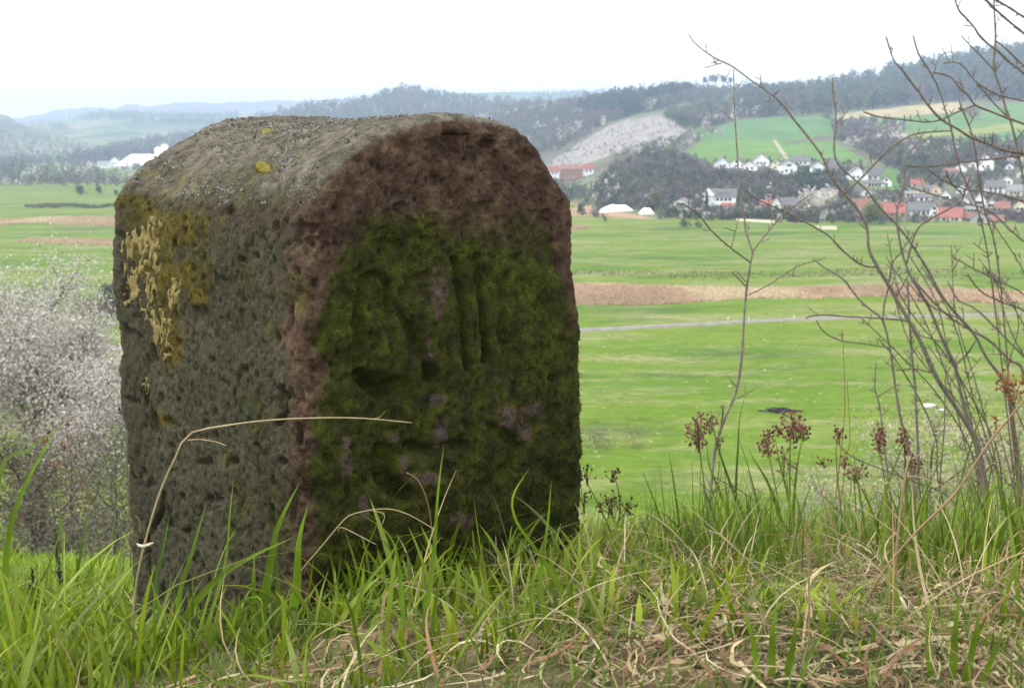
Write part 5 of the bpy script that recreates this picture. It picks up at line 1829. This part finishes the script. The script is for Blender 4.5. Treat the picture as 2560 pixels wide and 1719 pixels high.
house('white gabled house at the left end of the upper row below the green field', 1808, 422, 33, 394, rz=.25, win=(2, 1))
house('white gabled house second in the upper row, right behind the sapling tip', 1842, 422, 32, 396, rz=-.2, win=(1, 2))
house('low white gabled house set forward, third in the upper row', 1876, 428, 38, 403, rz=.1, win=(2, 1))
house('tall white house with a stepped roof, highest of the upper row', 1905, 416, 40, 384, eave=.45, rz=.05, win=(3, 1))
house('cream gabled house right of the stepped-roof house', 1941, 426, 30, 398, 'c', rz=-.15, win=(1, 2))
house('large white house with a blank wall in the middle of the upper row', 1975, 436, 40, 402, eave=.66, rz=.35, win=(2, 2))
house('white house with a wide dark roof higher up behind the blank-walled house', 2004, 413, 44, 391, kind='side', eave=.45, win=(3, 1))
house('white gabled house left of the half-timbered house', 2048, 432, 33, 404, rz=.2, win=(2, 1))
house('dark roofed half-timbered house behind the long leafless branch', 2081, 437, 30, 397, kind='side', eave=.4, depth=1.2, win=(3, 1))
house('broad white gabled house right of the half-timbered house', 2149, 452, 48, 418, rz=.3, eave=.48, win=(3, 1))
house('dark roofed house behind the broad white gable', 2186, 450, 34, 420, kind='side', eave=.35, win=(2, 1))
house('long low white building on the small green meadow', 2192, 468, 44, 452, kind='side', eave=.55, win=(4, 1), chimney=False)
house('narrow white gabled house at the end of the long low building', 2221, 468, 26, 441, win=(1, 2))
house('small white house with a red side roof above the village at right', 2405, 430, 28, 409, rz=-.1, win=(1, 1))
house('low red roofed barn beside the small white house above the village', 2381, 431, 32, 420, 'o', 'm', 'side', eave=.3, win=(2, 1), chimney=False)
house('tall white house high up at the right edge', 2468, 427, 38, 386, eave=.55, rz=.2, win=(2, 2))
house('small white annexe left of the tall white house', 2436, 418, 22, 403, win=(1, 1), chimney=False)
house('cream house with an orange roof at the right edge', 2545, 491, 36, 462, 'c', 'g', 'side', eave=.5, win=(3, 1))
house('wide white house below the dark conifer at right', 2496, 485, 46, 452, kind='side', eave=.5, rz=.3, win=(3, 2))
house('small bright red roof above the cream houses', 2297, 468, 28, 448, 'w', 'r', 'side', eave=.4, win=(2, 1))
house('cream house left of the pointed cream gable', 2317, 484, 36, 463, 'c', 'd', 'side', eave=.55, win=(3, 1))
house('pointed cream gable between the two white houses', 2346, 485, 28, 461, 'o', 'g', rz=.1, win=(1, 1))
house('steep white gable with three dark windows', 2371, 498, 27, 474, eave=.3, win=(3, 1))
house('white house just under the cream houses', 2318, 504, 34, 487, kind='side', eave=.6, win=(2, 1))
house('wide dark roofed house with a white front in the lower village', 2312, 540, 64, 508, kind='side', eave=.42, win=(4, 1))
house('narrow white gable beside the long red roof', 2345, 542, 24, 510, eave=.55, win=(1, 2))
house('long red roofed house in the lower village', 2386, 553, 56, 520, 'w', 'r', 'side', eave=.3, win=(4, 1))
house('broad red hipped farmhouse roof in the lower village', 2240, 542, 58, 508, 'b', 'r', 'side', eave=.3, win=(3, 1))
house('half-timbered white house with a small red roof', 2458, 514, 30, 482, 'w', 'r', eave=.42, win=(3, 1))
house('grey boarded barn with a dark gate at the edge of the meadow', 2460, 563, 42, 527, 'g', 'd', eave=.45, win=(1, 1), door=True, cat='barn', name='barn')
house('small red roof left of the grey barn', 2431, 553, 24, 530, 'b', 'm', 'side', eave=.35, win=(1, 1), chimney=False)
house('red roofed shed right of the grey barn', 2502, 560, 34, 538, 'b', 'm', 'side', eave=.4, win=(2, 1), chimney=False)
house('red roofed house above the red shed at right', 2515, 530, 34, 505, 'o', 'm', 'side', eave=.4, win=(2, 1))
house('cream house cut by the right picture edge in the lower village', 2560, 530, 30, 500, 'c', 'r', eave=.5, win=(2, 1))
house('low white gabled building with a long grey roof at the meadow edge', 1704, 516, 32, 496, depth=2.2, roof='g', rz=-.55, win=(3, 1), chimney=False)
o, base, s, W, H, he = house('big white three-storey house with a dark roof at the meadow edge', 1808, 524, 70, 473, kind='side', eave=.64, depth=0.9, win=(5, 2))
# stair gable, dormers and red awning of the big white house
MB().add(np.array([[-W / 2 - 1.4, -.3, -1], [-W / 2 + 3.2, -.3, -1], [-W / 2 + 3.2, 3.2, -1], [-W / 2 - 1.4, 3.2, -1],
                   [-W / 2 - 1.4, -.3, H * .75], [-W / 2 + 3.2, -.3, H * .75], [-W / 2 + 3.2, 3.2, H * .75], [-W / 2 - 1.4, 3.2, H * .75],
                   [-W / 2 + .1, -.3, H + .3], [-W / 2 + .1, 3.2, H + .3]]),
         [[0, 1, 5, 4], [1, 2, 6, 5], [2, 3, 7, 6], [3, 0, 4, 7], [5, 6, 9, 8], [7, 4, 8, 9]], [[4, 5, 8], [6, 7, 9]]).build('stair_gable', M_white, o, smooth=False)
for x in (-1.5, 2.5):
    MB().box((x, 1.6, he + (H - he) * .45), (2.4, 1.8, 1.5)).build('dormer', M_rgrey, o, smooth=False)
MB().add([[0, -3.2, 2.0], [W / 2, -3.2, 2.0], [W / 2, -.1, 3.4], [0, -.1, 3.4], [0, -3.2, 1.85], [W / 2, -3.2, 1.85], [W / 2, -.1, 3.25], [0, -.1, 3.25]],
         [[0, 1, 2, 3], [7, 6, 5, 4], [0, 4, 5, 1], [1, 5, 6, 2], [3, 2, 6, 7], [0, 3, 7, 4]]).build('awning', M_rred, o, smooth=False)
house('small red roofed house left of the steep white gable at the meadow edge', 1920, 518, 32, 500, 'w', 'r', 'side', eave=.4, win=(2, 1))
house('steep white gable at the meadow edge', 1946, 522, 23, 493, eave=.35, win=(1, 1))
house('white house with a long dark roof beside the steep gable', 1978, 522, 44, 495, kind='side', eave=.33, win=(3, 1))
house('dull red roof hidden in the trees left of the broad red roof', 2160, 530, 40, 498, 'b', 'm', 'side', eave=.3, win=(2, 1))
house('small white gable above the grey barn at right', 2420, 512, 22, 492, win=(1, 1))
house('white gable left of the wide dark roofed house', 2275, 522, 22, 500, win=(1, 2))
house('small white house between the red hipped roof and the cream house', 2282, 494, 24, 478, 'w', 'g', 'side', eave=.6, win=(2, 1))
house('white gable on the slope between the steep gable and the half-timbered house', 2412, 484, 26, 462, win=(2, 1))
house('tiny white house high at the right edge beside the tall white house', 2528, 424, 20, 408, win=(1, 1), chimney=False)
house('cream gable cut by the right edge below the tiny white house', 2562, 446, 28, 424, 'c', 'g', win=(2, 1))
house('white house above the wide white house at right', 2524, 462, 26, 440, 'w', 'g', win=(2, 1))
house('white gable half hidden in trees below the broad white gable', 2172, 490, 26, 470, win=(1, 1))
house('long white house at the foot of the half-timbered house', 2440, 534, 34, 516, 'w', 'g', 'side', eave=.6, win=(3, 1))
house('white gable right of the half-timbered house in the lower village', 2488, 520, 24, 498, win=(2, 1))
# manor with red roofs by the valley side, just right of the stone
house('brick manor with a red roof just right of the stone', 1428, 452, 52, 413, 'b', 'm', 'side', eave=.72, win=(5, 2), d=1020)
house('white wing with a red roof right of the brick manor', 1472, 434, 26, 411, 'w', 'r', 'side', eave=.5, win=(2, 1), d=1020)
house('white and red house hidden behind the shoulder of the stone', 1386, 440, 24, 416, 'w', 'r', 'side', eave=.5, win=(2, 1), d=1020)


# white foil tunnels and long pale walls at the meadow edge
def tunnel(label, u0, u1, vb, vt):
    c = floor_pt((u0 + u1) / 2, vb)
    c[2] = float(mz(c[0], c[1]))
    s = c[1] / FPX
    L, h = (u1 - u0) * s, (vb - vt) * s
    a = np.linspace(0, math.pi, 15)
    xs = np.linspace(-L / 2, L / 2, 9)
    v = np.array([[x, 4.0 - 4.0 * math.cos(t_), h * math.sin(t_) * (1 - 0.62 * abs(2 * x / L) ** 3) * (0.93 + 0.07 * math.cos(i * 2.1))] for i, x in enumerate(xs) for t_ in a])
    o = thing('foil_tunnel', c, label, 'foil tunnel', 'white foil tunnels at the meadow edge')
    build('cover', v, [gridq(9, 15)], simple('white_foil', (0.78, 0.79, 0.77), 0.4, 0.05, 1), o)
    for x in (-L / 2, L / 2):
        vv = np.array([[x, 4.0 - 4.0 * math.cos(t_), h * 0.37 * math.sin(t_)] for t_ in a] + [[x, 4.0, 0]])
        build('end_wall', vv, [np.array([[i, i + 1, 15] for i in range(14)])], M_white, o)
    HOUSES.append((u0, u1, vt, vb, c[1]))


tunnel('long white foil tunnel at the meadow edge right of the stone', 1502, 1585, 535, 512)
tunnel('shorter white foil tunnel right of the long one', 1600, 1636, 541, 520)


def low_wall(label, u0, u1, v0, v1, vt):
    a, b2 = floor_pt(u0, v0), floor_pt(u1, v1)
    s = a[1] / FPX
    h = (v0 - vt) * s
    d = b2 - a
    L = np.linalg.norm(d)
    o = MB().box((L / 2, 0, h / 2 - .5), (L, 0.4, h + 1)).box((L / 2, 0, h + 0.08), (L + .2, 0.6, 0.16)).build('garden_wall', M_cream, smooth=False)
    o.location = a
    o.rotation_euler = (0, 0, math.atan2(d[1], d[0]))
    tag(o, label, 'wall', 'pale walls along the meadow edge')
    HOUSES.append((u0, u1, vt, max(v0, v1), a[1]))


low_wall('long pale wall along the meadow edge below the small red roof', 1842, 1936, 553, 558, 547)
low_wall('pale wall along the meadow edge left of the right shrub', 2036, 2092, 572, 573, 565)

# factory far left
M_tin = simple('white_tin', (0.80, 0.81, 0.82), 0.5, 0.05, 0.2)
FD = 1640.0
fs = FD / FPX


def fpos(u, v=420):
    rx, rz = ray(u, v)
    return np.array([float(rx * FD), FD, FLOOR])


def hall(label, u0, u1, vt):
    c = fpos((u0 + u1) / 2)
    W, H = (u1 - u0) * fs, (421 - vt) * fs
    o = thing('factory_hall', c, label, 'factory hall', 'white factory halls across the valley')
    v = np.array([[-W / 2, 0, -1], [W / 2, 0, -1], [W / 2, 0, 3], [-W / 2, 0, 3], [-W / 2 + W * .45, 34, -1], [W / 2 + W * .45, 34, -1], [W / 2 + W * .45, 34, H - .4], [-W / 2 + W * .45, 34, H - .4]])
    build('wall', v, [[[0, 1, 2, 3], [1, 5, 6, 2], [5, 4, 7, 6], [4, 0, 3, 7]]], M_white, o, smooth=False)
    r_ = np.array([[-W / 2 - .6, -.8, 3.0], [W / 2 + .6, -.8, 3.0], [W / 2 + W * .45 + .6, 34.6, H], [-W / 2 + W * .45 - .6, 34.6, H]])
    build('roof', np.concatenate([r_, r_ + np.array([0, 0, .5])]), [[[0, 3, 2, 1], [4, 5, 6, 7], [0, 1, 5, 4], [1, 2, 6, 5], [2, 3, 7, 6], [3, 0, 4, 7]]], M_tin, o, smooth=False)
    for k in range(4):
        MB().box((-W / 2 + (k + .5) * W / 4, -.08, 1.2), (3, .15, 2.2)).build('gate', M_grey, o, smooth=False)


hall('left of two white factory halls with slanting roofs at far left', 287, 338, 387)
hall('right of two white factory halls, half hidden by the stone', 345, 396, 387)
for u, vt, lab in ((376, 369, 'shorter white silo behind the factory halls'), (393, 362, 'taller white silo behind the factory halls')):
    c = fpos(u) + np.array([0, 40, 0])
    H = (421 - vt) * fs * (FD + 40) / FD
    r_ = 9 * fs
    o = thing('silo', c, lab, 'silo', 'white silos of the factory')
    MB().tube(np.array([[0, 0, -1], [0, 0, H * .5], [0, 0, H - 1.5]]), r_, 20).build('drum', M_tin, o)
    MB().tube(np.array([[0, 0, H - 1.5], [0, 0, H - .7], [0, 0, H]]), np.array([r_ * 1.03, r_ * .6, r_ * .1]), 20).build('cap', M_tin, o)
house('low white works building left of the factory halls', 256, 418, 30, 403, 'w', 'g', 'side', eave=.7, win=(4, 1), d=1650, chimney=False, group=None, cat='works building', name='works_building')
house('pale gabled works building beside the left factory hall', 284, 416, 22, 393, 'w', 'g', 'gable', eave=.6, win=(2, 1), d=1665, chimney=False, group=None, cat='works building', name='works_building')
house('flat grey store before the factory halls', 318, 435, 30, 427, 'g', 'g', 'side', eave=.8, win=(3, 1), d=1450, chimney=False, group=None, cat='works building', name='works_building')
house('pale farmhouse on the low hill at far left', 97, 382, 24, 369, 'c', 'g', 'side', eave=.5, win=(3, 1), d=2600, chimney=False, group=None)

# wind turbines on the far ridge and the lookout tower
M_mast = simple('turbine_white', (0.72, 0.74, 0.78), 0.5, 0.02, 1)
for u, vb, vt, rot, lab in ((167, 294, 252, .3, 'leftmost faint wind turbine on the far ridge'), (353, 275, 240, .9, 'second faint wind turbine from the left on the far ridge'), (629, 262, 228, .1, 'faint wind turbine behind the top of the stone')):
    D_ = 5200.0
    p0 = P(u, vb, D_)
    H = float(P(u, vt, D_)[2] - p0[2])
    o = thing('wind_turbine', p0, lab, 'wind turbine', 'wind turbines on the horizon')
    MB().tube(np.array([[0, 0, -30], [0, 0, H * .5], [0, 0, H]]), np.array([2.8, 2.2, 1.5]), 10).build('tower', M_mast, o)
    MB().box((0, 1.5, H + 1), (3.4, 9, 3.4)).build('nacelle', M_mast, o, smooth=False)
    for k in range(3):
        a = rot + k * 2 * math.pi / 3
        d = np.array([math.sin(a), 0, math.cos(a)])
        t_ = np.linspace(0, 1, 6)[:, None]
        MB().tube(np.array([0, -3.6, H + 1]) + d * t_ * 38, np.array([.7, 1.6, 1.3, 1.0, .7, .15]), 6).build('blade', M_mast, o)
p0 = P(700, 292, 2850.0)
o = thing('lookout_tower', p0, 'small dark lookout tower on the wooded ridge above the stone', 'tower')
MB().box((0, 0, 0), (7, 7, 44)).build('shaft', M_rgrey, o, smooth=False)
m = MB()
m.box((0, 0, 22.6), (8.6, 8.6, 1.4))
for x in (-3.4, 0, 3.4):
    for y in (-3.4, 3.4):
        m.box((x, y, 24.3), (1.6, 1.2, 2.0))
m.build('battlement', M_rgrey, o, smooth=False)

# ------------------------------------------------------------------ woods and scrub
KIND = {'brown': [(0.115, 0.090, 0.082), (0.15, 0.115, 0.105), (0.09, 0.075, 0.07), (0.13, 0.095, 0.105)], 'spruce': [(0.022, 0.040, 0.028), (0.030, 0.052, 0.032), (0.018, 0.032, 0.024)],
        'olive': [(0.095, 0.125, 0.045), (0.12, 0.145, 0.05), (0.07, 0.10, 0.04)], 'pale': [(0.50, 0.46, 0.42), (0.40, 0.36, 0.32), (0.58, 0.55, 0.50)], 'grey': [(0.135, 0.125, 0.115), (0.10, 0.092, 0.085), (0.17, 0.155, 0.14)],
        'rock': [(0.27, 0.265, 0.255), (0.21, 0.205, 0.195), (0.33, 0.325, 0.31)], 'dgreen': [(0.035, 0.065, 0.030), (0.05, 0.085, 0.04), (0.04, 0.07, 0.045)], 'willow': [(0.20, 0.22, 0.05), (0.17, 0.20, 0.06)]}


def wood(name, label, hill, zones, ntri=34, tight=True):
    C, Rr_, S, K = [], [], [], []
    for poly, count, mix, (h0, h1) in zones:
        pl = np.array(poly, float)
        u = rng.uniform(pl[:, 0].min(), pl[:, 0].max(), count * 4)
        v = rng.uniform(pl[:, 1].min(), pl[:, 1].max(), count * 4)
        k = inpoly(u, v, poly)
        u, v = u[k][:count], v[k][:count]
        if hill is None:
            rx, rz = ray(u, v)
            d = (FLOOR - CAMZ) / rz
            p = np.stack([rx * d, d, np.full_like(d, FLOOR)], -1)
        else:
            d = np.array([hill.rowcol(a, b2) for a, b2 in zip(u, v)])
            d = d + rng.normal(0, 6, len(d))
            p = hill.pos(u, d)
        h = rng.uniform(h0, h1, len(u)) * (0.8 + 0.5 * fbm(p, 1 / 60.0, 2, 77))
        # leave the houses in view
        pu, pv = proj(p)
        ht = h / d * FPX
        wd = ht * 0.45
        keep = np.ones(len(u), bool)
        if tight:
            for (a, b2, vt, vb, hd) in HOUSES:
                hit = (d < hd + 8) & (pu + wd > a) & (pu - wd < b2) & (pv > vt) & (pv - ht < vb - 0.26 * (vb - vt))
                keep &= ~hit
        names = list(mix)
        w = np.array([mix[q] for q in names], float)
        cl = fbm(p, 1 / 55.0, 2, 99) * 0.6 + rng.random(len(u)) * 0.4        # kinds grow in stands
        cl = np.argsort(np.argsort(cl)) / max(1, len(cl))
        ki = np.searchsorted(np.cumsum(w) / w.sum(), cl * 0.999)
        for q in np.where(keep)[0]:
            kd = names[ki[q]]
            con = kd == 'spruce'
            C.append(p[q] + np.array([0, 0, h[q] * (0.5 if not con else 0.45)]))
            Rr_.append((h[q] * (0.34 if not con else 0.22),) * 2 + (h[q] * 0.52,))
            S.append(h[q] * (0.115 if not con else 0.10))
            pal = KIND[kd]
            K.append(np.array(pal[rng.integers(0, len(pal))]) * rng.uniform(0.8, 1.25))
    v, t_, c = leaf_cloud(np.array(C), np.array(Rr_), ntri, np.array(S), np.array(K), 0.13)
    tag(build(name, v, [t_], M_far, col=c), label, kind='stuff')


crestR = [(1300, 275), (1430, 262), (1560, 247), (1640, 240), (1740, 234), (1850, 232), (2000, 222), (2150, 198), (2300, 166), (2450, 132), (2600, 114), (2900, 90)]
wood('ridge_forest', 'mixed forest covering the high ridge at right', HR, [
    ([(1860, 292), (1960, 290), (2085, 284), (2250, 264), (2400, 254), (2600, 246), (2900, 238)] + crestR[:4:-1], 2600, {'brown': 3, 'spruce': 5, 'dgreen': 4, 'olive': 2.2}, (13, 19)),
    ([(1130, 345), (1300, 340), (1430, 350), (1500, 310), (1600, 285), (1700, 262), (1860, 255), (1860, 233)] + crestR[4::-1] + [(1240, 288), (1130, 318)], 1700, {'brown': 6, 'grey': 1.5, 'olive': 1.2, 'pale': .35}, (10, 16)),
    ([(1440, 290), (1470, 268), (1560, 250), (1640, 241), (1735, 232), (1735, 240), (1660, 258), (1570, 292), (1480, 300)], 700, {'spruce': 1}, (16, 22)),
    ([(1660, 296), (1720, 330), (1860, 300), (1960, 290), (1880, 262), (1760, 262), (1690, 284)], 520, {'olive': 2, 'grey': 2, 'dgreen': 1.5, 'brown': 1.5, 'pale': .5}, (7, 12)),
    ([(1180, 400), (1300, 400), (1430, 366), (1500, 322), (1560, 292), (1480, 300), (1300, 330), (1180, 340)], 560, {'grey': 3, 'olive': 2, 'brown': 2, 'pale': .7}, (8, 13))], 46)
wood('quarry_scrub', 'whitish scrub on the pale scree slope', HR, [
    ([(1365, 412), (1430, 372), (1500, 325), (1560, 300), (1640, 288), (1706, 300), (1722, 330), (1660, 362), (1560, 378), (1480, 402), (1400, 430)], 420, {'rock': 2.5, 'grey': 2.5, 'brown': 1.2, 'olive': .8}, (1.2, 3.2)),
    ([(1690, 272), (1740, 262), (1830, 264), (1930, 250), (1932, 282), (1700, 282)], 160, {'rock': 3, 'pale': .5, 'grey': 1.5}, (3, 6)),
    ([(1500, 400), (1600, 372), (1700, 345), (1830, 322), (1760, 345), (1700, 385), (1600, 392)], 200, {'grey': 2, 'pale': 1, 'olive': 1}, (4, 7))], 34)
wood('village_scrub', 'grey brown scrub and trees between the houses and the valley', HR, [
    ([(1480, 470), (1560, 402), (1640, 384), (1740, 410), (1790, 430), (1990, 446), (2110, 455), (2140, 500), (2000, 512), (1880, 516), (1780, 525), (1650, 530), (1500, 532)], 1500, {'grey': 5, 'brown': 4, 'dgreen': 2.2, 'olive': 1, 'pale': .35}, (4, 8)),
    ([(1990, 448), (2110, 452), (2120, 496), (1990, 496)], 260, {'dgreen': 4, 'grey': 1}, (6, 10)),
    ([(2080, 312), (2150, 306), (2260, 322), (2250, 345), (2290, 372), (2180, 392), (2090, 352)], 420, {'pale': 1.4, 'grey': 4, 'brown': 2}, (5, 9)),
    ([(2170, 395), (2290, 375), (2600, 350), (2900, 345), (2900, 430), (2600, 440), (2300, 450), (2240, 430)], 1100, {'grey': 4, 'olive': 2.4, 'brown': 3, 'dgreen': 1.4, 'pale': .3}, (5, 10)),
    ([(2260, 450), (2600, 440), (2900, 440), (2900, 556), (2100, 556), (2140, 500)], 900, {'grey': 4, 'olive': 3, 'brown': 2, 'dgreen': 2, 'pale': .5}, (3.5, 7)),
    ([(1480, 535), (1700, 526), (1880, 522), (2130, 520), (2900, 548), (2900, 560), (2000, 558), (1640, 548), (1480, 545)], 1700, {'grey': 4, 'olive': 2, 'brown': 2, 'pale': 1.1, 'dgreen': 1}, (2.5, 5)),
    ([(2010, 512), (2090, 510), (2090, 535), (2010, 535)], 70, {'pale': 4, 'willow': 1}, (5, 8)),
    ([(1780, 405), (2160, 412), (2160, 446), (1780, 428)], 160, {'dgreen': 3, 'grey': 2}, (3, 5))], 60)
wood('hill_forest', 'spring forest on the rounded hill behind the stone', HC, [
    ([(q, c_) for q, c_ in zip(Cu[1:], Cc[1:])] + [(1600, 330), (1000, 330), (500, 395), (200, 408)], 3200, {'brown': 5, 'olive': 2.2, 'dgreen': 2, 'spruce': 1.6, 'pale': .25}, (13, 19))], 34, False)
wood('valley_trees', 'belts of trees and hedges across the far left valley', None, [
    ([(-150, 452), (480, 450), (480, 464), (-150, 468)], 420, {'grey': 3, 'brown': 2, 'olive': 2, 'dgreen': 1, 'pale': .8}, (4, 9)),
    ([(-150, 418), (480, 418), (480, 447), (-150, 450)], 420, {'grey': 3, 'olive': 2.5, 'brown': 1.5, 'pale': 1, 'dgreen': 1}, (7, 12)),
    ([(-150, 402), (480, 398), (480, 416), (-150, 416)], 380, {'dgreen': 2, 'grey': 2, 'olive': 2, 'brown': 2}, (10, 15)),
    ([(1380, 462), (1480, 470), (1480, 520), (1380, 500)], 160, {'grey': 3, 'dgreen': 2, 'olive': 1}, (4, 8))], 30)
wood('hedges', 'hedges and copses on the low hill at far left', HK, [
    ([(-300, 300), (0, 300), (60, 325), (160, 352), (260, 395), (-300, 400)], 420, {'dgreen': 3, 'grey': 2, 'olive': 2, 'pale': .5}, (9, 15))], 22, False)
wood('far_copses', 'blue green copses on the hill of fields', HL, [
    ([(180, 300), (260, 284), (600, 288), (600, 320), (400, 312), (260, 305)], 900, {'dgreen': 3, 'olive': 1}, (12, 18)),
    ([(-100, 330), (120, 306), (200, 330), (120, 350)], 260, {'dgreen': 3, 'brown': 2, 'olive': 1}, (12, 18))], 16, False)
wood('plateau_forest', 'forest strips on the plateau hill', HG, [
    ([(1080, 243), (1440, 229), (1520, 226), (1600, 232), (1600, 236), (1440, 234), (1080, 248)], 260, {'dgreen': 3, 'brown': 1}, (10, 16)),
    ([(1330, 236), (1480, 230), (1480, 244), (1330, 246)], 160, {'spruce': 1}, (12, 18))], 16, False)

# trees one can tell apart
def hill_tree(name, label, u, v, hpx, wpx, n_, pal, seed, cat='tree', group=None, conifer=False):
    d = HR.rowcol(u, v)
    p = HR.pos(np.array([float(u)]), np.array([d]))[0]
    h, w = px2m(hpx, d), px2m(wpx, d) / 2
    if not conifer:
        return tree(name, label, p, h, w * .8, n_, h * .06, pal, seed, cat, group, mat=M_far, sigma=.26)
    o = thing(name, p, label, cat, group)
    MB().tube(np.array([[0, 0, -.5], [0, 0, h * .5], [0, 0, h * .97]]), np.array([.3, .2, .05]), 6).build('trunk', M_darkbark, o)
    z = rng.random(n_) ** .75
    a = rng.uniform(0, 6.28, n_)
    r_ = w * (1.05 - z) * np.sqrt(rng.random(n_)) * (0.8 + 0.3 * np.sin(z * 40))
    c = np.stack([np.cos(a) * r_, np.sin(a) * r_, h * (.1 + .9 * z)], -1)
    pal = np.array(pal)
    v_, t_, cc = leaf_cloud(c, np.full((n_, 3), h * .03), 2, h * .05, pal[rng.integers(0, len(pal), n_)])
    build('crown', v_, [t_], M_far, o, col=cc)['kind'] = 'stuff'
    return o


for i, (u, hp, lab) in enumerate([(1758, 22, 'leftmost of the lone pines on the skyline gap'), (1776, 26, 'second of the lone pines on the skyline gap'), (1786, 24, 'third of the lone pines on the skyline gap'), (1804, 24, 'fourth of the lone pines on the skyline gap'), (1822, 20, 'rightmost of the lone pines on the skyline gap')]):
    p = HR.pos(np.array([float(u)]), np.array([2200.0]))[0]
    h = px2m(hp + 4, 2200)
    o = thing('skyline_pine', p, lab, 'pine tree', 'lone pines on the skyline')
    MB().tube(np.array([[0, 0, -1], [.3, 0, h * .5], [0, 0, h * .9]]), np.array([.5, .4, .2]), 6).build('trunk', M_darkbark, o)
    c = np.stack([rng.normal(0, h * .12, 60), rng.normal(0, h * .12, 60), h * rng.uniform(.5, 1, 60)], -1)
    v_, t_, cc = leaf_cloud(c, np.full((60, 3), h * .07), 4, h * .07, np.array(KIND['spruce'])[rng.integers(0, 3, 60)])
    build('crown', v_, [t_], M_far, o, col=cc)['kind'] = 'stuff'
hill_tree('willow_tree', 'yellow green willow before the broad red roof', 2188, 562, 46, 56, 900, KIND['willow'], 71, 'tree')
hill_tree('conifer_tree', 'dark conifer left of the wide white house at right', 2456, 486, 46, 22, 500, DARKG, 72, 'conifer', 'dark conifers in the village', True)
hill_tree('conifer_tree', 'dark conifer between the lower houses left of the small red roof', 2262, 440, 36, 18, 400, DARKG, 73, 'conifer', 'dark conifers in the village', True)
hill_tree('conifer_tree', 'slim dark conifer before the left corner of the big white house', 1770, 524, 44, 12, 400, DARKG, 74, 'conifer', 'dark conifers in the village', True)
hill_tree('blossom_tree', 'round white tree above the scree by the field corner', 1764, 330, 26, 26, 400, KIND['pale'], 75, group='white trees at the green field')
hill_tree('blossom_tree', 'white bush at the upper left corner of the green field', 1797, 342, 18, 26, 300, KIND['pale'], 76, group='white trees at the green field')
hill_tree('round_tree', 'dark round tree at the top of the green field', 2067, 306, 24, 30, 400, DARKG + BROWN, 77)
hill_tree('blossom_tree', 'pinkish white tree standing in the upper fields at right', 2428, 302, 34, 44, 500, [(0.36, 0.30, 0.27), (0.28, 0.24, 0.21)], 78)
hill_tree('willow_tree', 'pale budding willow left of the low white gabled building', 1640, 528, 46, 40, 700, [(0.17, 0.18, 0.08), (0.22, 0.21, 0.12)], 79)
